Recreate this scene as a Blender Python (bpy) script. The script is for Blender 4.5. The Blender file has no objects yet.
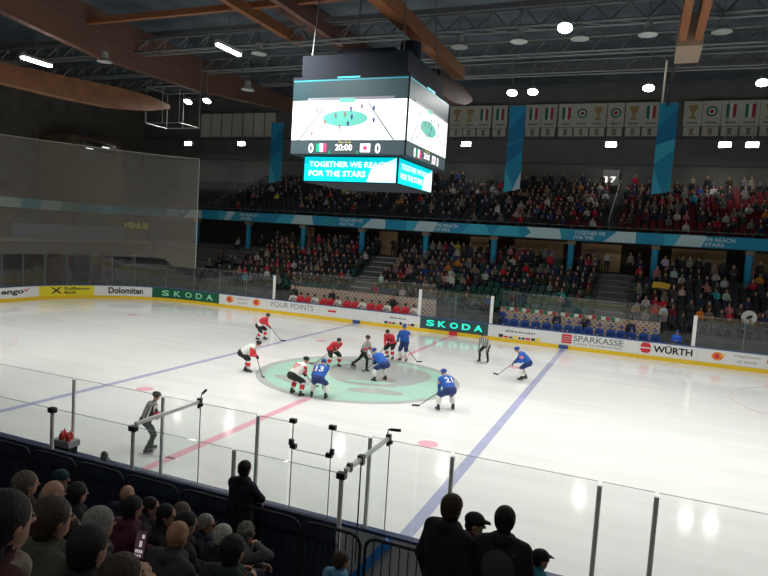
import bpy, math, random
import numpy as np
from mathutils import Vector, Matrix
random.seed(7)
rng = np.random.RandomState(5)
S = bpy.context.scene
COL = S.collection
V = Vector
PI = math.pi

# ------------------------------------------------------------------ materials
MATS = {}
def mat(name, col, rough=.6, metal=0., emit=0., alpha=1., noise=0., scale=6., spec=.4, ecol=None):
    if name in MATS: return MATS[name]
    m = bpy.data.materials.new(name); m.use_nodes = True
    nt = m.node_tree; b = nt.nodes['Principled BSDF']
    b.inputs['Base Color'].default_value = (*col, 1)
    b.inputs['Roughness'].default_value = rough
    b.inputs['Metallic'].default_value = metal
    b.inputs['Specular IOR Level'].default_value = spec
    if emit:
        b.inputs['Emission Color'].default_value = (*(ecol or col), 1)
        b.inputs['Emission Strength'].default_value = emit
    if noise:
        tc = nt.nodes.new('ShaderNodeTexCoord'); n = nt.nodes.new('ShaderNodeTexNoise')
        n.inputs['Scale'].default_value = scale; n.inputs['Detail'].default_value = 4
        r = nt.nodes.new('ShaderNodeValToRGB')
        r.color_ramp.elements[0].position = .3; r.color_ramp.elements[1].position = .7
        r.color_ramp.elements[0].color = (*[c*(1-noise) for c in col], 1)
        r.color_ramp.elements[1].color = (*[min(1, c*(1+noise)) for c in col], 1)
        nt.links.new(tc.outputs['Object'], n.inputs['Vector'])
        nt.links.new(n.outputs['Fac'], r.inputs['Fac'])
        nt.links.new(r.outputs['Color'], b.inputs['Base Color'])
        if name.startswith('hair'):
            bp_ = nt.nodes.new('ShaderNodeBump'); bp_.inputs['Strength'].default_value = .7; bp_.inputs['Distance'].default_value = .012
            nt.links.new(n.outputs['Fac'], bp_.inputs['Height']); nt.links.new(bp_.outputs[0], b.inputs['Normal'])
    MATS[name] = m
    return m

def glass_mat(name, tint=(1, 1, 1), gloss=.05, rough=.02, body=0., bcol=(.5, .5, .5)):
    m = bpy.data.materials.new(name); m.use_nodes = True; nt = m.node_tree
    nt.nodes.clear()
    o = nt.nodes.new('ShaderNodeOutputMaterial')
    t = nt.nodes.new('ShaderNodeBsdfTransparent'); t.inputs[0].default_value = (*tint, 1)
    g = nt.nodes.new('ShaderNodeBsdfGlossy'); g.inputs['Roughness'].default_value = rough
    mx = nt.nodes.new('ShaderNodeMixShader'); mx.inputs[0].default_value = gloss
    nt.links.new(t.outputs[0], mx.inputs[1]); nt.links.new(g.outputs[0], mx.inputs[2])
    last = mx
    if body:
        d = nt.nodes.new('ShaderNodeBsdfDiffuse'); d.inputs[0].default_value = (*bcol, 1)
        m2 = nt.nodes.new('ShaderNodeMixShader'); m2.inputs[0].default_value = body
        nt.links.new(mx.outputs[0], m2.inputs[1]); nt.links.new(d.outputs[0], m2.inputs[2]); last = m2
    nt.links.new(last.outputs[0], o.inputs['Surface'])
    MATS[name] = m
    return m

def object_colour_mat(name, rough=.85):
    m = bpy.data.materials.new(name); m.use_nodes = True; nt = m.node_tree
    b = nt.nodes['Principled BSDF']; b.inputs['Roughness'].default_value = rough
    b.inputs['Specular IOR Level'].default_value = .2
    oi = nt.nodes.new('ShaderNodeObjectInfo')
    nt.links.new(oi.outputs['Color'], b.inputs['Base Color'])
    MATS[name] = m
    return m

def ice_mat(name, col):
    m = bpy.data.materials.new(name); m.use_nodes = True; nt = m.node_tree
    b = nt.nodes['Principled BSDF']
    tc = nt.nodes.new('ShaderNodeTexCoord')
    mp = nt.nodes.new('ShaderNodeMapping'); mp.inputs['Scale'].default_value = (.12, .9, 1); mp.inputs['Rotation'].default_value = (0, 0, .25)
    n = nt.nodes.new('ShaderNodeTexNoise'); n.inputs['Scale'].default_value = 1.4; n.inputs['Detail'].default_value = 6; n.inputs['Roughness'].default_value = .65
    r = nt.nodes.new('ShaderNodeValToRGB')
    r.color_ramp.elements[0].position = .35; r.color_ramp.elements[1].position = .75
    r.color_ramp.elements[0].color = (*[c*.95 for c in col], 1); r.color_ramp.elements[1].color = (*[min(1, c*1.05+.01) for c in col], 1)
    nt.links.new(tc.outputs['Object'], mp.inputs['Vector']); nt.links.new(mp.outputs[0], n.inputs['Vector'])
    nt.links.new(n.outputs['Fac'], r.inputs['Fac']); nt.links.new(r.outputs['Color'], b.inputs['Base Color'])
    r2 = nt.nodes.new('ShaderNodeMapRange'); r2.inputs['To Min'].default_value = .05; r2.inputs['To Max'].default_value = .15
    nt.links.new(n.outputs['Fac'], r2.inputs['Value']); nt.links.new(r2.outputs[0], b.inputs['Roughness'])
    b.inputs['Specular IOR Level'].default_value = .32
    MATS[name] = m
    return m

def wood_mat(name, c0, c1, axis_scale=(6, .4, 14)):
    m = bpy.data.materials.new(name); m.use_nodes = True; nt = m.node_tree
    b = nt.nodes['Principled BSDF']; b.inputs['Roughness'].default_value = .55
    tc = nt.nodes.new('ShaderNodeTexCoord'); mp = nt.nodes.new('ShaderNodeMapping'); mp.inputs['Scale'].default_value = axis_scale
    n = nt.nodes.new('ShaderNodeTexNoise'); n.inputs['Scale'].default_value = 1; n.inputs['Detail'].default_value = 5
    r = nt.nodes.new('ShaderNodeValToRGB'); r.color_ramp.elements[0].color = (*c0, 1); r.color_ramp.elements[1].color = (*c1, 1)
    r.color_ramp.elements[0].position = .35; r.color_ramp.elements[1].position = .65
    nt.links.new(tc.outputs['Object'], mp.inputs['Vector']); nt.links.new(mp.outputs[0], n.inputs['Vector'])
    nt.links.new(n.outputs['Fac'], r.inputs['Fac']); nt.links.new(r.outputs['Color'], b.inputs['Base Color'])
    MATS[name] = m
    return m

def stripe_mat(name, c0, c1, freq=16.):
    m = bpy.data.materials.new(name); m.use_nodes = True; nt = m.node_tree
    b = nt.nodes['Principled BSDF']; b.inputs['Roughness'].default_value = .8
    tc = nt.nodes.new('ShaderNodeTexCoord'); sp = nt.nodes.new('ShaderNodeSeparateXYZ')
    mu = nt.nodes.new('ShaderNodeMath'); mu.operation = 'MULTIPLY'; mu.inputs[1].default_value = freq
    fr = nt.nodes.new('ShaderNodeMath'); fr.operation = 'FRACT'
    gt = nt.nodes.new('ShaderNodeMath'); gt.operation = 'GREATER_THAN'; gt.inputs[1].default_value = .5
    mx = nt.nodes.new('ShaderNodeMix'); mx.data_type = 'RGBA'
    mx.inputs['A'].default_value = (*c0, 1); mx.inputs['B'].default_value = (*c1, 1)
    nt.links.new(tc.outputs['Object'], sp.inputs[0]); nt.links.new(sp.outputs['X'], mu.inputs[0])
    nt.links.new(mu.outputs[0], fr.inputs[0]); nt.links.new(fr.outputs[0], gt.inputs[0])
    nt.links.new(gt.outputs[0], mx.inputs['Factor']); nt.links.new(mx.outputs['Result'], b.inputs['Base Color'])
    MATS[name] = m
    return m

def dotted_mat(name):
    # cream wall printed with staggered rows of small brown and red logo blobs
    m = bpy.data.materials.new(name); m.use_nodes = True; nt = m.node_tree
    b = nt.nodes['Principled BSDF']; b.inputs['Roughness'].default_value = .7
    tc = nt.nodes.new('ShaderNodeTexCoord'); sp = nt.nodes.new('ShaderNodeSeparateXYZ')
    nt.links.new(tc.outputs['Object'], sp.inputs[0])
    def M(op, a, bb):
        n = nt.nodes.new('ShaderNodeMath'); n.operation = op
        for i, v in enumerate((a, bb)):
            if v is None: continue
            if isinstance(v, (int, float)): n.inputs[i].default_value = v
            else: nt.links.new(v, n.inputs[i])
        return n.outputs[0]
    z = M('MULTIPLY', sp.outputs['Z'], 6.4)
    row = M('FLOOR', z, None); off = M('MULTIPLY', row, .5)
    x = M('ADD', M('MULTIPLY', sp.outputs['X'], 3.1), off)
    dx = M('MULTIPLY', M('SUBTRACT', M('FRACT', x, None), .5), 1.15)
    dz = M('MULTIPLY', M('SUBTRACT', M('FRACT', z, None), .5), 1.0)
    d = M('ADD', M('MULTIPLY', dx, dx), M('MULTIPLY', dz, dz))
    hit = M('LESS_THAN', d, .105)
    wn = nt.nodes.new('ShaderNodeTexWhiteNoise'); wn.noise_dimensions = '2D'
    cb = nt.nodes.new('ShaderNodeCombineXYZ'); nt.links.new(M('FLOOR', x, None), cb.inputs[0]); nt.links.new(row, cb.inputs[1])
    nt.links.new(cb.outputs[0], wn.inputs['Vector'])
    r = nt.nodes.new('ShaderNodeValToRGB'); r.color_ramp.interpolation = 'CONSTANT'
    r.color_ramp.elements[0].color = (.16, .09, .06, 1); r.color_ramp.elements[1].position = .5; r.color_ramp.elements[1].color = (.42, .09, .06, 1)
    e = r.color_ramp.elements.new(.75); e.color = (.35, .22, .1, 1)
    nt.links.new(wn.outputs['Value'], r.inputs['Fac'])
    mx = nt.nodes.new('ShaderNodeMix'); mx.data_type = 'RGBA'; mx.inputs['A'].default_value = (.52, .45, .375, 1)
    nt.links.new(hit, mx.inputs['Factor']); nt.links.new(r.outputs['Color'], mx.inputs['B'])
    nt.links.new(mx.outputs['Result'], b.inputs['Base Color'])
    MATS[name] = m
    return m

ICE = ice_mat('ice_white', (.80, .815, .80))
ICE_BLUE = ice_mat('ice_blue', (.43, .455, .63)); ICE_RED = ice_mat('ice_red', (.82, .45, .52))
ICE_MINT = ice_mat('ice_mint', (.41, .65, .53)); ICE_GREY = ice_mat('ice_grey', (.41, .445, .42)); ICE_GREY2 = ice_mat('ice_grey_light', (.46, .50, .475))
ICE_PALE = ice_mat('ice_pale_grey', (.52, .55, .58))
CONC = mat('concrete', (.10, .105, .10), .85, noise=.25, scale=2)
CONC_D = mat('dark_concrete', (.105, .112, .108), .9, noise=.25, scale=2)
WALLG = mat('grey_wall', (.17, .175, .165), .9, noise=.12, scale=.6)
WALLB = mat('brown_wall', (.19, .17, .15), .85, noise=.2, scale=.8)
TAN = mat('tan_panel', (.55, .36, .20), .8, noise=.12)
DARK = mat('black_matte', (.012, .013, .015), .8)
NAVY = mat('navy_panel', (.035, .05, .095), .65, noise=.3, scale=3)
BLK = mat('black_metal', (.022, .023, .027), .4, .2)
STEEL = mat('galvanised_steel', (.19, .21, .21), .5, .5)
GREYM = mat('grey_aluminium', (.88, .88, .86), .5)
WHITEP = mat('white_paint', (.80, .81, .79), .45)
BOARDW = mat('white_board', (.82, .83, .82), .35)
YELLOW = mat('yellow_kick', (.85, .58, .02), .4)
BLUECAP = mat('blue_cap', (.045, .10, .30), .4)
ADYEL = mat('ad_yellow', (.85, .74, .03), .4)
ADGRN = mat('ad_green', (.008, .12, .06), .4)
ADDARK = mat('ad_dark_screen', (.02, .045, .05), .4, emit=.06, ecol=(.2, .5, .5))
TURQ = mat('led_turquoise', (.02, .8, .62), .4, emit=.85, ecol=(.02, .85, .62))
GRNTXT = mat('pale_green_print', (.35, .85, .55), .4)
BLKTXT = mat('black_print', (.02, .02, .022), .5)
GREYTXT = mat('grey_print', (.22, .24, .25), .5)
REDTXT = mat('red_print', (.70, .03, .05), .5)
ORTXT = mat('orange_print', (.85, .25, .04), .5)
GLASS = glass_mat('rink_glass', (.975, .985, .98), .03)
GLASSF = glass_mat('far_rink_glass', (.93, .95, .95), .035, body=.03, bcol=(.35, .38, .38))
GEDGE = glass_mat('glass_edge', (.9, .93, .92), .03, body=.35, bcol=(.7, .73, .72))
PEARL = mat('milky_glass_edge', (.78, .80, .78), .3)
NETM = glass_mat('net_mesh', (1, 1, 1), 0., 1, body=.36, bcol=(.33, .312, .27))
ROPE = mat('rope', (.45, .44, .40), .8)
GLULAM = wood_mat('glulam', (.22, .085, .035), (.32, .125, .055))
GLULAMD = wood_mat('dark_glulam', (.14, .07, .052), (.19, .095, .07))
CEIL = mat('ceiling_deck', (.105, .132, .16), .9, noise=.3, scale=.5)
BANBLUE = mat('banner_blue', (.018, .29, .50), .7)
BANCYAN = mat('banner_cyan', (.05, .46, .64), .7)
BANPALE = mat('banner_pale', (.50, .68, .73), .7)
BANDEEP = mat('banner_deep_blue', (.012, .18, .38), .7)
BANTEAL = mat('banner_teal', (.03, .32, .44), .7)
CLOTHW = mat('white_cloth', (.58, .58, .52), .9, noise=.08)
CLOTHP = mat('plain_cloth', (.62, .62, .54), .9, noise=.1)
FGRN = mat('flag_green', (.02, .20, .10), .8); FRED = mat('flag_red', (.45, .05, .06), .8); FWHT = mat('flag_white', (.75, .75, .72), .8)
GOLD = mat('trophy_gold', (.45, .30, .12), .7)
LAMPE = mat('lamp_lens', (1, .98, .92), .4, emit=26., ecol=(1, .97, .90))
LAMPW = mat('wall_lamp_lens', (1, .98, .92), .4, emit=22., ecol=(1, .97, .90))
LAMPOFF = mat('unlit_lamp', (.40, .43, .42), .4)
# people
SKIN = mat('skin', (.50, .29, .20), .6); SKIN2 = mat('skin_tan', (.40, .21, .13), .6)
HAIRK = mat('hair_black', (.012, .010, .010), .7, noise=.45, scale=60); HAIRB = mat('hair_brown', (.05, .028, .016), .7, noise=.45, scale=60)
HAIRG = mat('hair_grey', (.24, .235, .22), .8, noise=.45, scale=60); HAIRY = mat('hair_blond', (.30, .20, .09), .7); HAIRW = mat('hair_white', (.45, .45, .42), .8, noise=.45, scale=60)
JEANS = mat('jeans', (.02, .025, .045), .9)
SHOE = mat('shoe', (.015, .015, .016), .6)
LIPS = mat('lips', (.30, .10, .09), .6); EYE = mat('eye', (.02, .015, .012), .3)
JWHITE = mat('jersey_white', (.72, .72, .68), .8); JRED = mat('jersey_red', (.62, .035, .055), .8)
JBLUE = mat('jersey_blue', (.018, .10, .42), .8); PBLUE = mat('pants_blue', (.018, .035, .14), .8)
PBLACK = mat('pants_black', (.013, .02, .018), .8)
STRIPE = stripe_mat('referee_stripes', (.72, .72, .68), (.03, .03, .03), 13.)
STRIPEF = stripe_mat('linesman_stripes', (.46, .46, .43), (.17, .17, .16), 9.)
SKATEB = mat('skate_boot', (.02, .022, .025), .4); BLADE = mat('skate_blade', (.5, .5, .5), .25, .9)
HELK = mat('helmet_black', (.015, .02, .02), .35); HELB = mat('helmet_blue', (.02, .07, .30), .35)
SHAFT = mat('stick_shaft', (.05, .05, .05), .5)
OC = object_colour_mat('clothing')
SEATM = object_colour_mat('seat_plastic', .5)

# ------------------------------------------------------------------ mesh builder
def bas(d):
    d = V(d).normalized(); a = V((0, 0, 1)) if abs(d.z) < .95 else V((1, 0, 0))
    u = d.cross(a).normalized(); return u, d.cross(u)
class MB:
    def __init__(s): s.v = []; s.f = []; s.m = []
    def add(s, vs, fs, mi=0):
        o = len(s.v); s.v += [tuple(x) for x in vs]; s.f += [[i+o for i in f] for f in fs]; s.m += [mi]*len(fs); return s
    def box(s, lo, hi, mi=0):
        x0, y0, z0 = lo; x1, y1, z1 = hi
        return s.add([(x0,y0,z0),(x1,y0,z0),(x1,y1,z0),(x0,y1,z0),(x0,y0,z1),(x1,y0,z1),(x1,y1,z1),(x0,y1,z1)],
              [(0,3,2,1),(4,5,6,7),(0,1,5,4),(1,2,6,5),(2,3,7,6),(3,0,4,7)], mi)
    def beam(s, a, b, w, h, mi=0, up=(0, 0, 1)):
        a = V(a); b = V(b); d = (b-a).normalized(); u = V(up); x = d.cross(u)
        if x.length < 1e-4: x = d.cross(V((1, 0, 0)))
        x.normalize(); y = x.cross(d); vs = []
        for p in (a, b):
            for sx, sy in ((-1,-1),(1,-1),(1,1),(-1,1)): vs.append(p+x*(sx*w/2)+y*(sy*h/2))
        return s.add(vs, [(0,1,2,3),(7,6,5,4),(0,4,5,1),(1,5,6,2),(2,6,7,3),(3,7,4,0)], mi)
    def tube(s, pts, r, n=8, mi=0, cap=True):
        pts = [V(p) for p in pts]; rs = r if isinstance(r, (list, tuple)) else [r]*len(pts); vs = []; fs = []
        u = None
        for i, p in enumerate(pts):
            d = (pts[min(i+1, len(pts)-1)]-pts[max(i-1, 0)])
            if u is None: u, w = bas(d)
            else:
                d.normalize(); u = (u-d*u.dot(d)); u = u.normalized() if u.length > 1e-5 else bas(d)[0]; w = d.cross(u)
            for k in range(n):
                a = 2*PI*k/n; vs.append(p+(u*math.cos(a)+w*math.sin(a))*rs[i])
        for i in range(len(pts)-1):
            for k in range(n): fs.append((i*n+k, i*n+(k+1) % n, (i+1)*n+(k+1) % n, (i+1)*n+k))
        if cap: fs += [tuple(range(n))[::-1], tuple(range((len(pts)-1)*n, len(pts)*n))]
        return s.add(vs, fs, mi)
    def ell(s, c, r, mi=0, nu=14, nv=9):
        vs = []; fs = []
        for j in range(nv+1):
            t = PI*j/nv
            for i in range(nu):
                a = 2*PI*i/nu; vs.append((c[0]+r[0]*math.sin(t)*math.cos(a), c[1]+r[1]*math.sin(t)*math.sin(a), c[2]+r[2]*math.cos(t)))
        for j in range(nv):
            for i in range(nu): fs.append((j*nu+i, (j+1)*nu+i, (j+1)*nu+(i+1) % nu, j*nu+(i+1) % nu))
        return s.add(vs, fs, mi)
    def lathe(s, c, prof, n=20, mi=0):
        vs = []; fs = []
        for r, z in prof:
            for i in range(n):
                a = 2*PI*i/n; vs.append((c[0]+r*math.cos(a), c[1]+r*math.sin(a), c[2]+z))
        for j in range(len(prof)-1):
            for i in range(n): fs.append((j*n+i, j*n+(i+1) % n, (j+1)*n+(i+1) % n, (j+1)*n+i))
        return s.add(vs, fs, mi)
    def poly(s, vs, mi=0): return s.add(vs, [tuple(range(len(vs)))], mi)
    def slab(s, poly, fn, t, mi=0):
        # extrude a 2D outline through fn(x, y, depth)
        n = len(poly); vs = [fn(x, y, 0) for x, y in poly]+[fn(x, y, t) for x, y in poly]
        return s.add(vs, [tuple(range(n)), tuple(range(2*n-1, n-1, -1))]+[(i, n+i, n+(i+1) % n, (i+1) % n) for i in range(n)], mi)
    def mesh(s, name, mats, off=(0, 0, 0), smooth=False):
        me = bpy.data.meshes.new(name)
        me.from_pydata([(x-off[0], y-off[1], z-off[2]) for x, y, z in s.v], [], s.f)
        for m in (mats if isinstance(mats, (list, tuple)) else [mats]): me.materials.append(m)
        me.polygons.foreach_set('material_index', s.m)
        if smooth: me.polygons.foreach_set('use_smooth', [True]*len(s.f))
        me.update(); return me
    def build(s, name, mats, parent=None, loc=None, smooth=False, **kw):
        # vertices are given in world space; loc (or the parent's place) becomes the origin
        if parent is not None and loc is None: off = wloc(parent); l = (0, 0, 0)
        elif parent is not None: off = loc; l = V(loc)-V(wloc(parent))
        else: off = loc or (0, 0, 0); l = off
        o = bpy.data.objects.new(name, s.mesh(name, mats, off, smooth)); COL.objects.link(o)
        o.location = l
        if parent is not None: o.parent = parent
        return tag(o, **kw)
def wloc(o):
    l = V(o.location)
    while o.parent: o = o.parent; l = l+V(o.location)
    return tuple(l)
def tag(o, label=None, cat=None, group=None, kind=None):
    if label: o['label'] = label
    if cat: o['category'] = cat
    if group: o['group'] = group
    if kind: o['kind'] = kind
    return o
def empty(name, loc, label=None, cat=None, group=None, kind=None):
    o = bpy.data.objects.new(name, None); COL.objects.link(o); o.location = loc
    o.empty_display_size = .2
    return tag(o, label, cat, group, kind)
def copy_tree(src, parent=None):
    c = src.copy(); COL.objects.link(c)
    if parent is not None: c.parent = parent
    for ch in list(src.children): copy_tree(ch, c)
    return c
_ord = ['zeroth','first','second','third','fourth','fifth','sixth','seventh','eighth','ninth','tenth','eleventh','twelfth','thirteenth','fourteenth','fifteenth','sixteenth','seventeenth','eighteenth','nineteenth','twentieth']
_ty = {20:'twenty',30:'thirty',40:'forty',50:'fifty',60:'sixty',70:'seventy',80:'eighty',90:'ninety'}
def nth(i):
    if i <= 20: return _ord[i]
    t, u = i//10*10, i % 10
    return (_ty[t]+'-'+_ord[u]) if u else _ty[t][:-1]+'ieth'

# text as mesh outlines
_tc = {}
def text_geo(s, bold=0.):
    k = (s, bold)
    if k in _tc: return _tc[k]
    cu = bpy.data.curves.new('t', 'FONT'); cu.body = s; cu.size = 1; cu.resolution_u = 3; cu.offset = bold
    ob = bpy.data.objects.new('t', cu); me = bpy.data.meshes.new_from_object(ob)
    vs = [tuple(v.co[:2]) for v in me.vertices]; fs = [tuple(p.vertices) for p in me.polygons]
    bpy.data.objects.remove(ob); bpy.data.curves.remove(cu); bpy.data.meshes.remove(me)
    xs = [v[0] for v in vs]; ys = [v[1] for v in vs]
    r = ([(x-min(xs), y-min(ys)) for x, y in vs], fs, max(xs)-min(xs), max(ys)-min(ys))
    _tc[k] = r; return r
def text_into(mb, s, x0, x1, y0, y1, fn, mi=0, bold=0., d=.006):
    vs, fs, w, h = text_geo(s, bold)
    sx = (x1-x0)/w; sy = (y1-y0)/h
    n = len(mb.v)
    mb.add([fn(x0+x*sx, y0+y*sy, d) for x, y in vs], fs, mi)

# ------------------------------------------------------------------ implicit figures (continuous surfaces)
class Fig:
    """A body as smoothly joined tapered limbs; polygonised by surface nets into ONE closed mesh."""
    def __init__(s, k=.03): s.p = []; s.k = k
    def cap(s, a, b, ra, rb, m): s.p.append(('c', np.array(a, float), np.array(b, float), ra, rb, m)); return s
    def ell(s, c, r, m, R=None): s.p.append(('e', np.array(c, float), np.array(r, float), R, 0, m)); return s
    def d(s, pr, P):
        if pr[0] == 'c':
            ba = pr[2]-pr[1]; t = np.clip(((P-pr[1])@ba)/max(ba@ba, 1e-9), 0, 1)
            return np.linalg.norm(P-pr[1]-t[:, None]*ba, axis=1)-(pr[3]+(pr[4]-pr[3])*t)
        q = P-pr[1]
        if pr[3] is not None: q = q@pr[3]
        k0 = np.linalg.norm(q/pr[2], axis=1); k1 = np.linalg.norm(q/(pr[2]**2), axis=1)
        return k0*(k0-1)/np.maximum(k1, 1e-9)
    def bounds(s):
        lo = np.full(3, 1e9); hi = -lo
        for pr in s.p:
            if pr[0] == 'c': r = max(pr[3], pr[4]); a = np.minimum(pr[1], pr[2])-r; b = np.maximum(pr[1], pr[2])+r
            else: r = pr[2].max(); a = pr[1]-r; b = pr[1]+r
            lo = np.minimum(lo, a); hi = np.maximum(hi, b)
        return lo-.03, hi+.03
    def geo(s, h):
        lo, hi = s.bounds(); lo = lo-h*2; n = np.ceil((hi-lo)/h).astype(int)+3
        ax = [lo[i]+h*np.arange(n[i]) for i in range(3)]
        val = np.full(n, 9.)
        G = [a for a in ax]
        for pr in s.p:
            if pr[0] == 'c': r = max(pr[3], pr[4]); a = np.minimum(pr[1], pr[2])-r; b = np.maximum(pr[1], pr[2])+r
            else: r = pr[2].max(); a = pr[1]-r; b = pr[1]+r
            mrg = s.k+2*h
            i0 = np.maximum(np.floor((a-mrg-lo)/h).astype(int), 0); i1 = np.minimum(np.ceil((b+mrg-lo)/h).astype(int)+1, n)
            sl = tuple(slice(i0[q], i1[q]) for q in range(3))
            X, Y, Z = np.meshgrid(ax[0][sl[0]], ax[1][sl[1]], ax[2][sl[2]], indexing='ij')
            P = np.stack([X.ravel(), Y.ravel(), Z.ravel()], 1); dd = s.d(pr, P).reshape(X.shape)
            o = val[sl]; hh = np.clip((s.k-np.abs(o-dd))/s.k, 0, 1)
            val[sl] = np.minimum(o, dd)-hh*hh*s.k*.25
        ins = val < 0
        c = [np.array([(i >> 0) & 1, (i >> 1) & 1, (i >> 2) & 1]) for i in range(8)]
        N = n-1
        def sub(A, o): return A[o[0]:o[0]+N[0], o[1]:o[1]+N[1], o[2]:o[2]+N[2]]
        cnt = sum(sub(ins, o).astype(int) for o in c)
        act = (cnt > 0) & (cnt < 8); idx = np.full(N, -1); ids = np.argwhere(act); idx[act] = np.arange(len(ids))
        acc = np.zeros((len(ids), 3)); w = np.zeros(len(ids))
        cv = np.stack([sub(val, o)[act] for o in c], 1)
        for i in range(8):
            for q in range(3):
                j = i | (1 << q)
                if j == i: continue
                a, b = cv[:, i], cv[:, j]; x = (a < 0) != (b < 0)
                t = np.where(x, a/np.where(x, a-b, 1), 0)
                pt = c[i][None, :]+t[:, None]*(c[j]-c[i])[None, :]
                acc[x] += pt[x]; w[x] += 1
        vs = lo+h*(ids+acc/w[:, None])
        fs = []
        for q in range(3):
            o = [0, 0, 0]; o[q] = 1; u, v = (q+1) % 3, (q+2) % 3
            A = ins[tuple(slice(1, N[r]) if r != q else slice(0, N[r]) for r in range(3))]
            B = ins[tuple(slice(1, N[r]) if r != q else slice(1, n[r]) for r in range(3))]
            e = np.argwhere(A != B); 
            if not len(e): continue
            base = e.copy()
            for r in range(3):
                if r != q: base[:, r] += 1
            def cell(du, dv):
                k = base.copy(); k[:, u] += du; k[:, v] += dv
                return idx[k[:, 0], k[:, 1], k[:, 2]]
            Q = np.stack([cell(-1, -1), cell(0, -1), cell(0, 0), cell(-1, 0)], 1)
            fl = ~A[tuple(e.T)]
            Q[fl] = Q[fl][:, ::-1]
            fs.append(Q)
        fs = np.concatenate(fs)
        fs = fs[(fs >= 0).all(1)]
        ctr = vs[fs].mean(1)
        D = np.stack([s.d(pr, ctr) for pr in s.p], 1); mi = np.array([pr[5] for pr in s.p])[D.argmin(1)]
        return vs, fs, mi
def fig_mesh(name, figs, mats):
    """figs: [(Fig, grid)] joined into one mesh"""
    VV = []; FF = []; MM = []; o = 0
    for f, h in figs:
        v, q, m = f.geo(h); VV.append(v); FF.append(q+o); MM.append(m); o += len(v)
    v = np.concatenate(VV); q = np.concatenate(FF); m = np.concatenate(MM)
    me = bpy.data.meshes.new(name); me.from_pydata(v.tolist(), [], q.tolist())
    for x in mats: me.materials.append(x)
    me.polygons.foreach_set('material_index', m.astype(int).tolist()); me.polygons.foreach_set('use_smooth', [True]*len(q))
    me.update(); return me
def link_mesh(name, me, parent=None, loc=(0, 0, 0), rz=0., **kw):
    o = bpy.data.objects.new(name, me); COL.objects.link(o); o.location = loc; o.rotation_euler = (0, 0, rz)
    if parent is not None: o.parent = parent
    return tag(o, **kw)
def bone2(a, b, l1, l2, pole):
    a = np.array(a, float); b = np.array(b, float); d = b-a; L = np.linalg.norm(d)
    if L > l1+l2-.01: b = a+d/L*(l1+l2-.01); d = b-a; L = np.linalg.norm(d)
    x = (L*L+l1*l1-l2*l2)/(2*L); hh = math.sqrt(max(l1*l1-x*x, 0))
    n = d/L; pl = np.array(pole, float); pl = pl-n*(pl@n); pl = pl/(np.linalg.norm(pl)+1e-9)
    return a+n*x+pl*hh, b
def rot2(a): return np.array([[math.cos(a), -math.sin(a), 0], [math.sin(a), math.cos(a), 0], [0, 0, 1.]])
def head_prims(f, H, fw, up, s=1., skin=4, face=True):
    fw = np.array(fw, float); up = np.array(up, float); fw /= np.linalg.norm(fw); up = up-fw*(up@fw); up /= np.linalg.norm(up); rt = np.cross(fw, up)
    R = np.stack([rt, fw, up], 1); H = np.array(H, float)
    f.ell(H+up*.015*s, (.076*s, .095*s, .10*s), skin, R)
    f.ell(H+fw*.03*s-up*.055*s, (.056*s, .062*s, .065*s), skin, R)
    if face:
        f.cap(H+fw*.09*s+up*.01*s, H+fw*.112*s-up*.022*s, .010*s, .015*s, skin)
        for q in (-1, 1): f.ell(H+rt*q*.08*s-up*.005*s-fw*.005*s, (.012*s, .022*s, .032*s), skin, R)
    return R
def face_details(mb, H, R, s=1.):
    rt, fw, up = (V(R[:, i]) for i in range(3)); H = V(H)
    for q in (-1, 1): mb.ell(tuple(H+fw*.088*s+rt*q*.032*s+up*.012*s), (.011*s,)*3, 0, 8, 5)
    mb.ell(tuple(H+fw*.086*s-up*.052*s), (.024*s, .010*s, .008*s), 1, 8, 5)
def hand_prims(f, W, d, nrm, side, m, s=1., curl=.8, r=.0095):
    """palm, four unequal curled fingers and a thumb leaving the side of the palm"""
    W = np.array(W, float); d = np.array(d, float); d /= np.linalg.norm(d)
    n = np.array(nrm, float); n = n-d*(d@n); n /= np.linalg.norm(n); x = np.cross(d, n)*side
    f.cap(W, W+d*.035*s, .026*s, .028*s, m)
    for q in (-.55, 0, .55): f.cap(W+d*.03*s+x*q*.04*s, W+d*.085*s+x*q*.055*s, .016*s, .015*s, m)
    for i, (q, L) in enumerate(((-1.05, .070), (-.35, .082), (.35, .077), (1.0, .060))):
        p = W+d*.085*s+x*q*.032*s; a = 0.
        for j, l in enumerate((.45, .32, .23)):
            a += curl*(.55, .75, .5)[j]
            q2 = p+(d*math.cos(a)+n*math.sin(a))*L*l*s*1.15; f.cap(p, q2, r*s*(1-.08*j), r*s*(.95-.1*j), m); p = q2
    p = W+d*.03*s-x*.03*s; q2 = p+(-x*.75+d*.5+n*.3)*.045*s; f.cap(p, q2, r*1.25*s, r*1.1*s, m)
    f.cap(q2, q2+(d*.75+n*.55-x*.05)*.035*s, r*1.1*s, r*.9*s, m)

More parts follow.
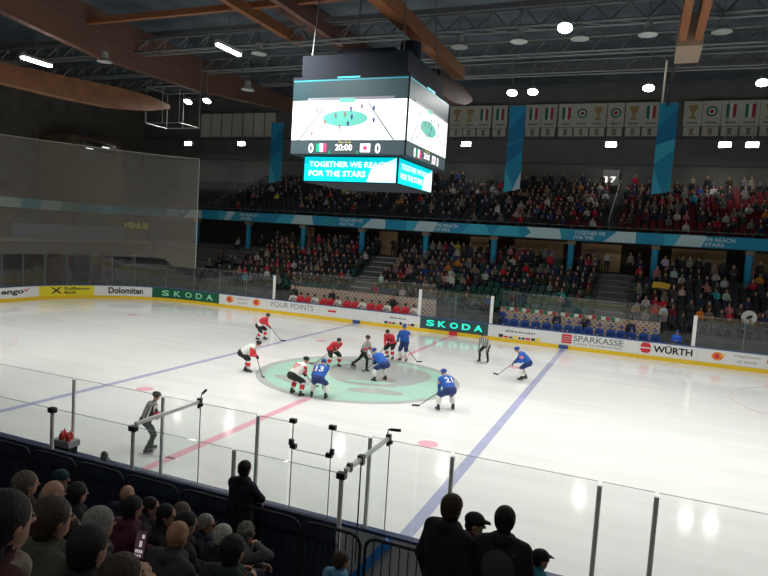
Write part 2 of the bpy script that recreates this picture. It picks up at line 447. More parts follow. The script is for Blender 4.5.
def body(pel, chest, head, hands, feet, fw=(0, 1, 0), lat=0., m=dict(), bulk=1., s=1., kneepole=(0, 1, .15), elbowpole=None, lookup=(0, 0, 1), h=.024, hand=True, face=True, footdir=None, seat=False, skates=False, sleeve=None):
    """returns Fig and a dict of joints. Figure faces +Y, feet on z=0 of its own frame."""
    J = {}; M = dict(top=0, leg=1, sock=2, shoe=3, skin=4, hand=4, sleeve=0); M.update(m)
    f = Fig(.035)
    pel = np.array(pel, float); chest = np.array(chest, float); head = np.array(head, float)
    lx = np.array([math.cos(lat), math.sin(lat), 0.]); up = chest-pel; up /= np.linalg.norm(up)
    fwd = np.cross(up, lx); fwd = -np.cross(lx, up); fwd /= np.linalg.norm(fwd)
    if fwd[1] < 0 and abs(lat) < 1.2: fwd = -fwd
    b = bulk
    hipw = .095*s; shw = .185*s*(.5+.5*b)
    f.cap(pel-lx*hipw*.9, pel+lx*hipw*.9, .125*s*b, .125*s*b, M['leg'])
    mid = pel*.5+chest*.5
    for q in (-1, 1):
        f.cap(pel+lx*q*.07*s+up*.10*s, mid+lx*q*.07*s, .125*s*b, .125*s*b, M.get('low', M['top']))
        f.cap(mid+lx*q*.07*s, chest+lx*q*.085*s-up*.08*s, .125*s*b, .13*s*b, M['top'])
        f.cap(chest+up*.05*s+lx*q*.03*s, chest+lx*q*shw*.95-up*.01*s, .065*s*b, .075*s*b, M['top'])
    nb = chest+up*.05*s
    f.cap(nb, nb*.35+head*.65-np.array([0, 0, .02])*s, .056*s, .054*s, M.get('neck', M['skin']))
    J['R'] = head_prims(f, head, fw, lookup, s, M['skin'], face); J['head'] = head
    for q, nm in ((-1, 'l'), (1, 'r')):
        S_ = chest+lx*q*shw-up*.02*s; W = np.array(hands[nm], float)
        ep = elbowpole[nm] if elbowpole else (q*.7, -.6, -.6)
        E_, W = bone2(S_, W, .29*s, .265*s, ep)
        f.cap(S_, E_, .068*s*b, .055*s*b, M['sleeve'] if sleeve is None else sleeve.get(nm, M['sleeve']))
        f.cap(E_, W, .054*s*b, .042*s*b, M['sleeve'] if sleeve is None else sleeve.get(nm, M['sleeve']))
        J['E'+nm] = E_; J['W'+nm] = W; J['S'+nm] = S_
        d = (W-E_)/np.linalg.norm(W-E_)
        if hand: f.ell(W+d*.055*s, (.035*s, .035*s, .035*s), M['hand']); f.cap(W+d*.05*s, W+d*.11*s, .034*s, .024*s, M['hand'])
        H_ = pel+lx*q*hipw-up*.02*s; A = np.array(feet[nm], float)+np.array([0, 0, .09*s])
        kp = kneepole[nm] if isinstance(kneepole, dict) else (kneepole[0]+q*.25, kneepole[1], kneepole[2])
        K, A = bone2(H_, A, .43*s, .42*s, kp)
        f.cap(H_, H_*.25+K*.75, .098*s*b, .082*s*b, M['leg']); f.cap(H_*.25+K*.75, K, .082*s*b, .066*s*b, M['leg'])
        f.cap(K*.85+A*.15, K*.45+A*.55, .066*s*b, .062*s*b, M['sock']); f.cap(K*.45+A*.55, A, .062*s*b, .046*s, M['sock'])
        J['K'+nm] = K; J['A'+nm] = A
        fd = np.array((footdir or {}).get(nm, (q*.18, 1, 0)), float); fd /= np.linalg.norm(fd); J['F'+nm] = fd
        if not skates:
            f.cap(A-fd*.04*s-np.array([0, 0, .045])*s, A+fd*.15*s-np.array([0, 0, .055])*s, .042*s, .034*s, M['shoe'])
    J['up'] = up; J['fwd'] = fwd; J['lx'] = lx; J['chest'] = chest; J['pel'] = pel
    return f, J

# ------------------------------------------------------------------ rink
RX, RY, RC = 30., 15., 8.5
SEG = [('l', (-30, 0), (0, 1), RY-RC), ('a', (-30+RC, RY-RC), PI, RC*PI/2), ('l', (-30+RC, RY), (1, 0), 2*(RX-RC)),
       ('a', (RX-RC, RY-RC), PI/2, RC*PI/2), ('l', (RX, RY-RC), (0, -1), 2*(RY-RC)), ('a', (RX-RC, -RY+RC), 0, RC*PI/2),
       ('l', (RX-RC, -RY), (-1, 0), 2*(RX-RC)), ('a', (-RX+RC, -RY+RC), -PI/2, RC*PI/2), ('l', (-30, -RY+RC), (0, 1), RY-RC)]
PERIM = sum(x[3] for x in SEG)
def path(s):
    s = s % PERIM
    for t, p, q, L in SEG:
        if s <= L+1e-9:
            if t == 'l': return V((p[0]+q[0]*s, p[1]+q[1]*s, 0)), V((q[0], q[1], 0))
            a = q-s/RC; return V((p[0]+RC*math.cos(a), p[1]+RC*math.sin(a), 0)), V((math.sin(a), -math.cos(a), 0))
        s -= L
def onboard(s, z, d):
    p, t = path(s); n = V((t.y, -t.x, 0)); q = p+n*d; return (q.x, q.y, z)
S_NEAR = lambda X: 6.5+RC*PI/2+43+RC*PI/2+13+RC*PI/2+(21.5-X)     # path length of a point of the near side
def strip(mb, s0, s1, z0, z1, d0, d1, mi=0, step=.7):
    n = max(1, int(math.ceil((s1-s0)/step))); vs = []; fs = []
    for i in range(n+1):
        s = s0+(s1-s0)*i/n
        vs += [onboard(s, z0, d0), onboard(s, z0, d1), onboard(s, z1, d1), onboard(s, z1, d0)]
    for i in range(n):
        a = 4*i; b = a+4
        fs += [(a, a+1, b+1, b), (a+1, a+2, b+2, b+1), (a+2, a+3, b+3, b+2), (a+3, a, b, b+3)]
    fs += [(0, 3, 2, 1), (4*n, 4*n+1, 4*n+2, 4*n+3)]
    mb.add(vs, fs, mi)
mb = MB(); outline = [tuple(path(PERIM*i/160)[0]) for i in range(160)]
top = [(x, y, 0) for x, y, _ in outline][::-1]; bot = [(x, y, -.12) for x, y, z in top]
mb.add(top+bot, [tuple(range(160)), tuple(range(319, 159, -1))]+[((i+1) % 160, i, 160+i, 160+(i+1) % 160) for i in range(160)])
floor = mb.build('floor', ICE, kind='structure', label='white ice surface of the hockey rink with painted lines', cat='floor')
def mark(name, poly, m, z=.004):
    b = MB(); b.poly([(x, y, z) for x, y in poly]); return b.build(name, m, floor)
def rect(x0, x1, y0, y1): return [(x0, y0), (x1, y0), (x1, y1), (x0, y1)]
def ring(name, cx, cy, r0, r1, m, z=.004, n=72):
    b = MB(); vs = []; fs = []
    for i in range(n):
        a = 2*PI*i/n
        for r in (r0, r1): vs.append((cx+r*math.cos(a), cy+r*math.sin(a), z))
    for i in range(n): fs.append((2*i, 2*i+1, 2*((i+1) % n)+1, 2*((i+1) % n)))
    b.add(vs, fs); return b.build(name, m, floor)
def blob(cx, cy, rx, ry, rot=0, n=40, wob=0., ph=0):
    out = []
    for i in range(n):
        a = 2*PI*i/n; r = 1+wob*math.sin(3*a+ph)+wob*.6*math.sin(5*a+2*ph)
        x, y = rx*r*math.cos(a), ry*r*math.sin(a); out.append((cx+x*math.cos(rot)-y*math.sin(rot), cy+x*math.sin(rot)+y*math.cos(rot)))
    return out
for X in (-7.14, 7.14): tag(mark('blue_line', rect(X-.15, X+.15, -15, 15), ICE_BLUE), 'blue line across the ice')
mark('center_line', rect(-.15, .15, -15, 15), ICE_RED)
for X in (-26, 26): mark('goal_line', rect(X-.025, X+.025, -13.2, 13.2), ICE_RED)
mark('center_logo_ring', blob(0, 0, 4.5, 4.5, n=96), ICE_GREY2, .008)
mark('center_logo_field', blob(.05, -.05, 4.12, 4.12, n=96), ICE_MINT, .012)
for i, a in enumerate(((.55, 1.0, 2.35, 2.45, .1, .03), (-2.7, 1.5, .9, .42, 1.2, .12), (-1.9, -2.3, .55, 1.05, 1.2, .1), (1.7, -2.0, 1.15, .45, .25, .12), (-.8, 3.1, 1.9, .55, .1, .1))):
    mark('center_logo_shape', blob(*a[:5], wob=a[5], ph=i), ICE_GREY, .0145+.0015*i)
mark('center_logo_shape', blob(.9, -.75, 1.0, .28, .35, wob=.1), ICE_MINT, .023)
for sx in (-1, 1):
    for sy in (-1, 1):
        mark('faceoff_spot', blob(5.64*sx, 7*sy, .32, .32), ICE_RED, .005)
        mark('faceoff_spot', blob(20*sx, 7*sy, .32, .32), ICE_RED, .005)
        ring('faceoff_circle', 20*sx, 7*sy, 4.46, 4.54, mat('ice_pink', (.74, .62, .63), .3))
ring('referee_crease', 0, -15, 2.96, 3.04, mat('ice_pink', (.74, .62, .63), .3)).hide_render = False

# ---- dasher boards: every printed panel is a thing of its own
KZ0, KZ1, CZ0, CZ1 = 0., .24, 1.02, 1.07
def board(s0, s1, label, m=BOARDW, near=False, cap=BLUECAP, back=None):
    p, t = path((s0+s1)/2)
    b = MB(); strip(b, s0+.004, s1-.004, KZ1, CZ0, -.10, 0.)
    o = b.build('dasher_board', m, loc=(p.x, p.y, 0), label=label, cat='advertising board', group='boards round the rink')
    b = MB(); strip(b, s0+.004, s1-.004, KZ0, KZ1, -.10, .012); b.build('kick_plate', YELLOW, o)
    b = MB(); strip(b, s0+.004, s1-.004, CZ0, CZ1, -.14, .015); b.build('top_rail', cap, o)
    if back: b = MB(); strip(b, s0+.004, s1-.004, 0, CZ0-.002, -.135, -.10); b.build('back_panel', back, o)
    return o
def btext(o, s, x0, x1, z0, z1, m, bold=0., name='printed_text'):
    b = MB(); text_into(b, s, x0, x1, z0, z1, lambda x, y, d: onboard(x, y, d), 0, bold, .008); return b.build(name, m, o)
def bpoly(o, name, poly, m, d=.008):
    b = MB(); b.slab(poly, lambda x, y, t: onboard(x, y, t), d); return b.build(name, m, o)
def drops(o, s, z, r):   # orange round emblem with a pointed tail
    bpoly(o, 'printed_emblem', [(s+r*1.25*math.cos(a)*(1 if abs(a) > .5 else 1.15), z+r*math.sin(a)) for a in [2*PI*i/20 for i in range(20)]], ORTXT, .006)
    bpoly(o, 'printed_emblem', [(s-r*.1+r*.55*math.cos(2*PI*i/14), z+r*.55*math.sin(2*PI*i/14)) for i in range(14)], REDTXT, .009)
    bpoly(o, 'printed_emblem', [(s+r*.6, z+r*.2), (s+r*1.75, z+r*.95), (s+r*1.2, z-r*.1)], mat('yellow_print', (.9, .55, .08), .5), .011)
def scrawl(o, s0, s1, z0, z1, m):  # a line of print too small to read
    b = MB(); x = s0
    while x < s1-.02:
        w = rng.uniform(.10, .2); h = rng.uniform(.6, 1.)
        b.slab(rect(x, min(x+w*.72, s1), z0, z0+(z1-z0)*h), lambda a, c, t: onboard(a, c, t), .006); x += w
    return b.build('printed_text', m, o)
o = board(-5, 3.5, 'plain white board at the far left end of the rink, left of the black lettering')
o = board(3.5, 7.88, 'white board with black lowercase lettering and red tick, far left end')
btext(o, 'engo', 4.98, 6.72, .42, .80, BLKTXT, .03)
bpoly(o, 'printed_emblem', [(6.72, .84), (6.85, .64), (7.3, .95), (6.92, .78)], REDTXT)
o = board(7.88, 11.86, 'yellow board with black crossed emblem and two lines of lettering', ADYEL)
for q in (-1, 1): bpoly(o, 'printed_emblem', [(9.15-.32*q-.07, .42), (9.15-.32*q+.1, .42), (9.15+.32*q+.07, .9), (9.15+.32*q-.1, .9)], BLKTXT, .008+.002*q)
btext(o, 'Raiffeisen', 9.75, 11.5, .68, .92, BLKTXT, .02); btext(o, 'Bank', 9.75, 10.6, .38, .62, BLKTXT, .02)
o = board(11.86, 16.2, 'white board with old-style black lettering in the far left corner')
btext(o, 'Dolomiten', 12.9, 15.5, .42, .92, BLKTXT, .035)
o = board(16.2, 22.3, 'dark green board with widely spaced pale green capitals', ADGRN)
for i, c in enumerate('SKODA'): btext(o, c, 17.0+1.02*i, 17.62+1.02*i, .42, .86, GRNTXT, .02)
o = board(22.3, 26.8, 'white board with two orange emblems and small grey print between, left of bench')
drops(o, 23.3, .68, .26); drops(o, 25.75, .68, .26)
btext(o, 'Happiness', 23.95, 25.15, .72, .90, GREYTXT); btext(o, 'at work', 24.1, 25.0, .44, .60, GREYTXT)
o = board(26.8, 35.85, 'long white board with thin grey capitals and a small red mark, before red bench')
btext(o, 'FOUR POINTS', 27.1, 30.7, .52, .9, GREYTXT)
bpoly(o, 'printed_emblem', rect(31.9, 32.55, .60, .74), REDTXT)
def smallads(o, s0, s1):
    scrawl(o, s0+.9, s1-1.0, .66, .80, GREYTXT)
    x = s0+.5
    for i in range(9):
        w = rng.uniform(.16, .3); bpoly(o, 'printed_emblem', rect(x, x+w, .28, .28+rng.uniform(.10, .2)), (BLKTXT, REDTXT, BLKTXT, ADYEL, BLKTXT)[i % 5], .007); x += w+.06
o = board(35.85, 38.97, 'white board with small print over coloured logos, left of the glowing panel'); smallads(o, 35.85, 38.97)
o = board(38.97, 43.68, 'dark panel glowing with large turquoise capitals at the centre line', ADDARK)
for i, c in enumerate('SKODA'): btext(o, c, 39.42+.83*i, 40.0+.83*i, .45, .86, TURQ, .03)
o = board(43.68, 48.19, 'white board with small print over coloured logos, right of the glowing panel'); smallads(o, 43.9, 47.7)
o = board(48.19, 52.8, 'white board with red square emblem and grey capitals, at right blue line')
bpoly(o, 'printed_emblem', rect(48.35, 48.95, .38, .94), REDTXT)
for q in range(3): bpoly(o, 'printed_emblem', rect(48.4, 48.9, .50+.14*q, .525+.14*q), FWHT, .011)
btext(o, 'SPARKASSE', 49.05, 51.95, .56, .93, GREYTXT, .015); btext(o, 'CASSA DI RISPARMIO', 49.05, 51.9, .36, .48, GREYTXT)
o = board(52.8, 55.95, 'white board with red round emblem and heavy dark capitals, right of blue bench')
bpoly(o, 'printed_emblem', [(53.2+.30*math.cos(2*PI*i/18), .67+.30*max(-1, min(1, 1.25*math.sin(2*PI*i/18)))) for i in range(18)], REDTXT)
bpoly(o, 'printed_emblem', rect(52.88, 53.52, .63, .70), FWHT, .011)
btext(o, 'WÜRTH', 53.62, 55.72, .46, .95, BLKTXT, .03)
o = board(55.95, 59.35, 'white board with one orange emblem and small grey print, right of bench')
drops(o, 57.0, .66, .24); btext(o, 'Happiness', 57.85, 59.15, .70, .88, GREYTXT); btext(o, 'at work', 58.0, 59.0, .44, .60, GREYTXT)
o = board(59.35, 62.9, 'white board with orange emblem at its left edge, right edge of photo'); drops(o, 59.75, .66, .24)
board(62.9, 77, 'plain white boards of the far right corner'); board(77, 103.5, 'plain white boards of the right end and near right corner')
NX = [21.5, 14, 8.0, 4.0, 0., -4., -10]
NL = ['near right side, right of the clear glass', 'near side under the right-hand glass', 'near side beside the microphone partition', 'near side before the standing man', 'near side at the red line', 'near side at the left edge of photo']
for i in range(6): board(S_NEAR(NX[i]), S_NEAR(NX[i+1]), 'dark-backed white board with navy top rail, '+NL[i], near=True, cap=mat('navy_cap', (.025, .045, .12), .4), back=NAVY if NX[i] < 7.9 else mat('board_back_grey', (.62, .62, .61), .7))
board(S_NEAR(-10), PERIM-5, 'plain white boards of the near left corner, outside the photo edge')
# markers where the lines meet the boards
for X, m, l in ((-7.14, BLUECAP, 'small blue marker low on far boards at left blue line'), (0, REDTXT, 'small red marker low on far boards at centre line'), (7.14, BLUECAP, 'small blue marker low on far boards at right blue line')):
    b = MB(); b.box((X-.28, 14.955, .02), (X+.28, 14.986, .25)); b.build('line_marker', m, loc=(X, 14.98, .02), label=l, cat='marker')

# ---- safety glass
def pane(s0, s1, z1, label, far=True, group=None, z0=1.07):
    p, t = path((s0+s1)/2); b = MB(); strip(b, s0+.03, s1-.03, z0, z1, -.07, -.057, step=1.)
    o = b.build('safety_glass', GLASSF if far else GLASS, loc=(p.x, p.y, z0), label=label, cat='safety glass', group=group)
    b = MB(); strip(b, s0+.03, s1-.03, z1, z1+.012, -.072, -.055, step=1.); b.build('glass_edge', GEDGE, o)
    return o
def post(s, z1, label, w=.06, m=GREYM, group=None, z0=1.07, name='glass_post'):
    b = MB(); p, t = path(s)
    if name == 'glass_post' and w > .07: b.tube([onboard(s, z0, -.065), onboard(s, z1, -.065)], w/2, 12)
    else: strip(b, s-w/2, s+w/2, z0, z1, -.10, -.03, step=1)
    o = b.build(name, m, loc=(p.x, p.y, z0), label=label, cat='post', group=group)
    return o
FX = lambda X: 6.5+RC*PI/2+X+21.5
ends = [0.2+1.62*i for i in range(10)]
for i in range(9): pane(ends[i], ends[i+1], 3.40, f'tall end glass pane behind netting, {nth(i+1)} from the left edge of the rink end', group='end glass panes')
for i in range(10): post(ends[i], 3.40, f'slim grey post between tall end glass panes, {nth(i+1)} from the left', .04, STEEL, 'end glass posts')
crn = [ends[-1]+(FX(-14.1)-ends[-1])*i/5 for i in range(6)]
for i in range(5): pane(crn[i], crn[i+1], 2.85, f'glass pane above the left boards, {nth(5-i)} left of the white bench post', group='left side glass panes')
for i in range(1, 5): post(crn[i], 2.85, f'grey post between left glass panes, {nth(5-i)} left of the white bench post', .05, STEEL, 'left side glass posts')
for X, l in ((-14.1, 'left of the red bench'), (-2.5, 'right of the red bench'), (2.45, 'left of the blue bench'), (14.35, 'right of the blue bench')):
    post(FX(X), 2.86, f'thick white post on the far boards, {l}', .20, WHITEP, name='white_post')
pane(FX(-2.4), FX(0), 2.83, 'glass pane over the glowing panel, left half'); pane(FX(0), FX(2.35), 2.83, 'glass pane over the glowing panel, right half')
post(FX(0), 2.83, 'grey glass post above the middle of the glowing panel', .05, STEEL)
for i in range(3):
    pane(FX(14.47+2.4*i), FX(16.87+2.4*i), 2.83, f'glass pane over the far boards, {nth(i+1)} right of the blue bench')
    post(FX(16.87+2.4*i), 2.83, f'grey glass post, {nth(i+1)} right of the thick white post at the blue bench', .05, STEEL)
NS = [-2.55, -.1, 2.4, 4.72, 7.08, 8.6, 10.96, 11.77, 14.2]
for i in range(len(NS)-1):
    a, b_ = NS[i], NS[i+1]
    if i == 3:
        pane(S_NEAR(5.45), S_NEAR(4.72), 2.72, 'narrow clear pane beside the clipped glass door', False)
        pane(S_NEAR(7.08), S_NEAR(6.33), 2.72, 'narrow clear pane between glass door and microphone partition', False)
    else: pane(S_NEAR(b_), S_NEAR(a), 2.74, f'near clear glass pane, {nth(i+1)} from the left edge of photo', False, 'near glass panes')
for i, X in enumerate(NS[:-1]): post(S_NEAR(X), 2.72 if X < 8 else 2.68, f'near grey glass post rising over white ice, {nth(i+1)} from the left edge', .075, GREYM, 'near glass posts')

# ---- penalty-box glass behind the near boards
o = empty('glass_door', (5.9, -15.06, 1.07), 'clear glass door hung from four black clips above the near boards', 'door')
b = MB(); b.box((5.50, -15.07, 1.07), (6.31, -15.057, 2.75)); b.build('pane', GLASS, o)
b = MB(); b.box((5.49, -15.075, 1.07), (5.503, -15.053, 2.75)); b.box((6.307, -15.075, 1.07), (6.32, -15.053, 2.75)); b.box((5.5, -15.075, 2.215), (6.31, -15.055, 2.225)); b.build('rod', mat('thin_rod', (.34, .35, .35), .4), o)
for x, z, w, dx in ((5.49, 2.75, .13, 0), (6.32, 2.77, .13, 0), (5.52, 2.27, .12, .02), (6.28, 2.24, .12, -.02)):
    c = MB(); c.box((x-w/2, -15.10, z-.035), (x+w/2, -15.02, z+.045))
    if z < 2.5: c.box((x-w/2-.03 if dx > 0 else x+.02, -15.09, z+.02), (x-.0 if dx > 0 else x+w/2+.03, -15.03, z+.13))
    c.build('clip', BLK, o)
def partition(X, mic, label):
    o = empty('glass_partition', (X, -15.9, 1.0), label, 'glass partition')
    b = MB(); b.box((X-.006, -16.78, .9), (X+.006, -15.02, 2.72)); b.build('pane', GLASS, o)
    b = MB(); b.beam((X, -16.72, 2.735), (X, -15.0, 2.755), .06, .06); b.build('milky_top_edge', PEARL, o)
    b = MB(); b.box((X-.045, -15.03, 2.70), (X+.04, -14.95, 2.82)); b.box((X-.02, -15.04, 2.62), (X+.02, -14.98, 2.72)); b.box((X+.03, -15.03, 2.66), (X+.075, -14.97, 2.72)); b.build('clip', BLK, o)
    b = MB(); b.tube([(X+.03, -15, 1.07), (X+.03, -15, 2.7)], .011, 6); b.build('rod', mat('thin_rod', (.34, .35, .35), .4), o)
    if mic:
        b = MB(); b.box((X-.05, -16.2, 2.66), (X+.05, -16.1, 2.80)); b.box((X-.02, -16.12, 2.62), (X+.02, -16.06, 2.7)); b.tube([(X, -16.15, 1.0), (X, -16.15, 2.66)], .012, 6); b.build('clip', BLK, o)
        b = MB(); b.box((X-.04, -16.62, 2.68), (X+.04, -16.55, 2.80)); b.build('clip', BLK, o)
    return o
partition(3.27, False, 'clear partition with milky top edge beside the near referee')
partition(7.40, True, 'clear partition with milky top edge and black clips under the microphone')
def mic(X, label, d, k=1.):
    o = empty('microphone', (X, -14.95, 2.84), label, 'microphone')
    b = MB(); a = V((X+.01, -14.95, 2.895)); dd = V(d).normalized(); b.tube([a, a+dd*.05*k, a+dd*.22*k], [.014, .026, .026], 10); b.build('body', DARK, o)
    b = MB(); b.tube([(X, -14.96, 2.82), (X+.01, -14.95, 2.90)], .010, 6); b.build('stalk', BLK, o)
mic(7.36, 'black microphone clipped above the glass by the second partition, pointing right', (1, .3, 0))
mic(3.27, 'small black microphone clipped above the glass by the referee, pointing up', (.5, .3, .6), .6)
for i, (X, z1, capd) in enumerate(((1.37, 2.66, 1), (3.33, 2.66, 1), (5.45, 2.72, 0), (7.39, 2.66, 1))):
    l = ['behind the red-bottle tray', 'with black clamp left of the referee', 'left of the standing man', 'with black clamp at the microphone partition'][i]
    o = MB().tube([(X, -16.83, 1.95 if X < 7.38 else .0), (X, -16.83, z1)], .036, 12).build('glass_post', GREYM, loc=(X, -16.83, .9), label='thick grey post of the box glass, '+l, cat='post')
    if capd: MB().box((X-.07, -16.88, z1-.01), (X+.07, -16.78, z1+.08)).build('clamp', BLK, o)
BX = [-2.6, -.6, 1.37, 3.33, 5.45, 7.39]
for i in range(5):
    a, c = BX[i]+.05, BX[i+1]-.05
    o = MB().box((a, -16.836, 1.95), (c, -16.824, 2.72)).build('safety_glass', GLASS, loc=((a+c)/2, -16.83, 1.95), label=f'clear glass pane at the back of the penalty boxes, {nth(i+1)} from left', cat='safety glass', group='penalty box back panes')
    MB().box((a, -16.838, 2.72), (c, -16.822, 2.732)).build('glass_edge', GEDGE, o)
b = MB(); b.box((-6, -16.86, 0), (7.35, -16.78, 1.95)); b.build('wall_penalty_box', NAVY, kind='structure', label='navy back wall of the penalty boxes behind the black railings', cat='wall')
b = MB(); b.beam((7.62, -15.22, 1.0), (6.9, -15.22, .05), .05, .16); b.build('diagonal_brace', mat('bright_blue', (.04, .28, .75), .5), loc=(7.3, -15.22, .5), label='bright blue diagonal board behind the right end of the black railings', cat='brace')
MB().box((-30, -17.0, -.12), (30, -15.1, 0.)).build('floor_penalty_box', mat('rubber_floor', (.22, .22, .22), .9), kind='structure', label='rubber floor between the near boards and the railings', cat='floor')
# bottle tray on the scorekeeper shelf
TX = .02
o = empty('tray_stand', (TX, -15.35, 0), 'black stand with grey tray between two posts at left', 'stand')
b = MB(); b.box((TX-.2, -15.5, 0), (TX+.2, -15.22, 1.0)); b.box((TX-.23, -15.5, 1.0), (TX+.23, -15.2, 1.06)); b.box((TX-.15, -15.45, 1.06), (TX+.2, -15.25, 1.2)); b.box((TX-.22, -15.46, 1.2), (TX+.22, -15.24, 1.34)); b.build('body', DARK, o)
b = MB(); b.box((TX-.25, -15.50, 1.34), (TX+.25, -15.20, 1.47)); b.build('tray', mat('grey_tray', (.34, .35, .36), .5), o)
for i, (x, y) in enumerate(((TX-.12, -15.29), (TX-.05, -15.42), (TX+.07, -15.29), (TX+.14, -15.42))):
    bo = MB().lathe((x, y, 1.471), [(.0, 0), (.055, 0), (.055, .11), (.025, .15), (.025, .165), (0, .165)], 12).build('water_bottle', mat('bottle_red', (.72, .05, .05), .35), loc=(x, y, 1.471), smooth=False,
        label='red drinking bottle on the grey tray, '+['rear left', 'front left', 'rear right', 'front right'][i], cat='bottle', group='red bottles on the tray')
    MB().lathe((x, y, 1.636), [(0, 0), (.022, 0), (.016, .04), (0, .045)], 10).build('cap', mat('cap_white', (.7, .65, .62), .4), bo)
b = MB(); b.ell((.86, -15.08, 1.16), (.10, .06, .13), 0, 10, 7); b.box((.77, -15.13, 1.071), (.97, -15.03, 1.13)); b.build('glove', mat('grey_cloth', (.25, .25, .26), .9), loc=(.87, -15.08, 1.07), label='small grey glove lying on the near board rail', cat='glove')

# ---- near terrace and black railings
ROW = lambda k: (-18.7-.8*k, 1.3+.42*k)
b = MB(); b.box((-30, -17.9, -.1), (30, -17.0, .85))
b.build('floor_near_walkway', CONC_D, kind='structure', label='dark walkway behind the black railings', cat='floor')
b = MB()
for k in range(-1, 10):
    y, z = ROW(k)
    if k < 0: y, z = -18.1, .95
    b.box((-30, y-.5, -.1), (30, y+.3 if k >= 0 else y+.2, z))
b.build('floor_near_stand', CONC_D, kind='structure', label='dark stepped terrace under the near spectators', cat='floor')
RJ = [-2.95, -1.85, -.78, .27, 1.42, 2.55, 3.62, 4.78, 5.88, 7.02, 8.0, 9.1]
RYY = -17.3
for i in range(len(RJ)-1):
    a, c = RJ[i]+.04, RJ[i+1]-.04; zt, zb = 2.10, .86
    o = empty('crowd_barrier', ((a+c)/2, RYY, zb), f'black railing panel with rounded top corners, {nth(i+1)} from the left', 'railing', 'black railings')
    r = .16; pts = [(a, RYY, zb), (a, RYY, zt-r)]+[(a+r-r*math.cos(t), RYY, zt-r+r*math.sin(t)) for t in (.4, .8, 1.2, PI/2)]+[(c-r+r*math.sin(t), RYY, zt-r+r*math.cos(t)) for t in (0, .4, .8, 1.2, PI/2)]+[(c, RYY, zb)]
    MB().tube(pts, .024, 8).build('frame', BLK, o)
    MB().beam((a, RYY, zb+.12), (c, RYY, zb+.12), .03, .03).build('bottom_bar', BLK, o)
    for q in range(1, 8):
        x = a+(c-a)*q/8; MB().tube([(x, RYY, zb+.12), (x, RYY, zt)], .009, 6).build('bar', BLK, o)

# ------------------------------------------------------------------ players' benches
MB().box((-22, 15.1, -.12), (22, 17.3, .30)).build('floor_bench', mat('rubber_floor', (.22, .22, .22), .9), kind='structure', label='raised rubber floor of the players benches', cat='floor')
DOT = dotted_mat('printed_backdrop')
for a, c, l in ((-13.9, -2.0, 'red'), (2.6, 12.6, 'blue')):
    o = empty('bench_backdrop', ((a+c)/2, 17.2, .3), f'cream printed wall with rows of brown and red emblems behind the {l} bench', 'backdrop wall')
    MB().box((a, 17.15, .3), (c, 17.21, 2.02)).build('panel', DOT, o)
    MB().box((a, 17.14, 2.02), (c, 17.22, 2.05)).build('top_rail', STEEL, o)
    n = int((c-a)/2); w = (c-a)/n
    for i in range(n):
        g = MB().box((a+w*i+.03, 17.17, 2.06), (a+w*(i+1)-.03, 17.183, 3.05)).build('safety_glass', GLASSF, loc=(a+w*(i+.5), 17.18, 2.06), label=f'glass pane above the {l} bench backdrop, {nth(i+1)} from left', cat='safety glass', group='bench rear panes')
        MB().box((a+w*i+.03, 17.168, 3.05), (a+w*(i+1)-.03, 17.185, 3.065)).build('glass_edge', GEDGE, g)
    o = empty('bench', ((a+c)/2, 16.3, .3), f'long players bench hidden behind the boards under the {l} jerseys', 'bench')
    MB().box((a+.2, 16.1, .72), (c-.2, 16.5, .78)).build('seat', WHITEP, o)
    k = 0
    while a+.6+k*2.2 < c: MB().box((a+.5+k*2.2, 16.15, .3), (a+.58+k*2.2, 16.45, .72)).build('leg', STEEL, o); k += 1
o = empty('bunting', (6.6, 17.13, 2.05), 'string of small green, white and red flags over the blue bench backdrop', 'bunting')
MB().tube([(2.9, 17.13, 2.06), (6.5, 17.13, 2.045), (10.2, 17.13, 2.06)], .008, 5).build('string', ROPE, o)
for i in range(26):
    x = 2.95+i*.28
    b = MB(); b.slab([(x, 1.84), (x+.25, 1.84+.02*math.sin(i*2.)), (x+.25, 2.05), (x, 2.05)], lambda X, Z, t: (X, 17.125+t, Z), .006)
    b.build('flag', (FGRN, FWHT, FRED)[i % 3], o)

# ------------------------------------------------------------------ far stands
LR = lambda i: (18.0+.8*i, 1.42+.385*i)           # lower row front edge, floor height
UR = lambda j: (25.0+.8*j, 7.5+.405*j)
b = MB(); b.box((-34, 17.35, 0), (26, 18.0, 1.2))
for i in range(9):
    y, z = LR(i); b.box((-34, y, 0), (26, y+.8, z))
b.box((-34, 25.2, 0), (26, 27.6, 4.55))
b.build('floor_lower_stand', CONC_D, kind='structure', label='stepped dark concrete of the lower far stand', cat='floor')
b = MB()
for i in range(9):
    y, z = LR(i); b.box((-34, y-.002, z-.05), (-9.95, y+.03, z+.004)); b.box((-7.9, y-.002, z-.05), (8.4, y+.03, z+.004)); b.box((10.45, y-.002, z-.05), (26, y+.03, z+.004))
b.build('trim_step_edges', CONC, kind='structure', label='thin lighter edges of the lower stand steps', cat='trim')
for X0, X1, l in ((-9.9, -8.0, 'left of the centre'), (8.45, 10.4, 'right of the centre')):
    o = empty('stair_flight', ((X0+X1)/2, 18, 1.4), f'stair flight with pale step edges through the lower far stand, {l}', 'stairs')
    b = MB()
    for i in range(9):
        y, z = LR(i); b.box((X0, y-.01, 0.), (X1, y+.79, z+.012)); b.box((X0, y-.42, 0), (X1, y-.01, z-.18))
    b.build('steps', CONC_D, o)
    for i in range(9):
        y, z = LR(i); MB().box((X0, y-.02, z-.06), (X1, y+.08, z+.022)).build('step_edge', mat('pale_edge', (.42, .44, .42), .7) if X0 < 0 else mat('dull_edge', (.20, .21, .21), .7), o)
o = empty('bleacher_steps', (-28, 18, 1.4), 'empty pale-edged bleacher steps at the left end of the lower stand', 'bleachers')
b = MB()
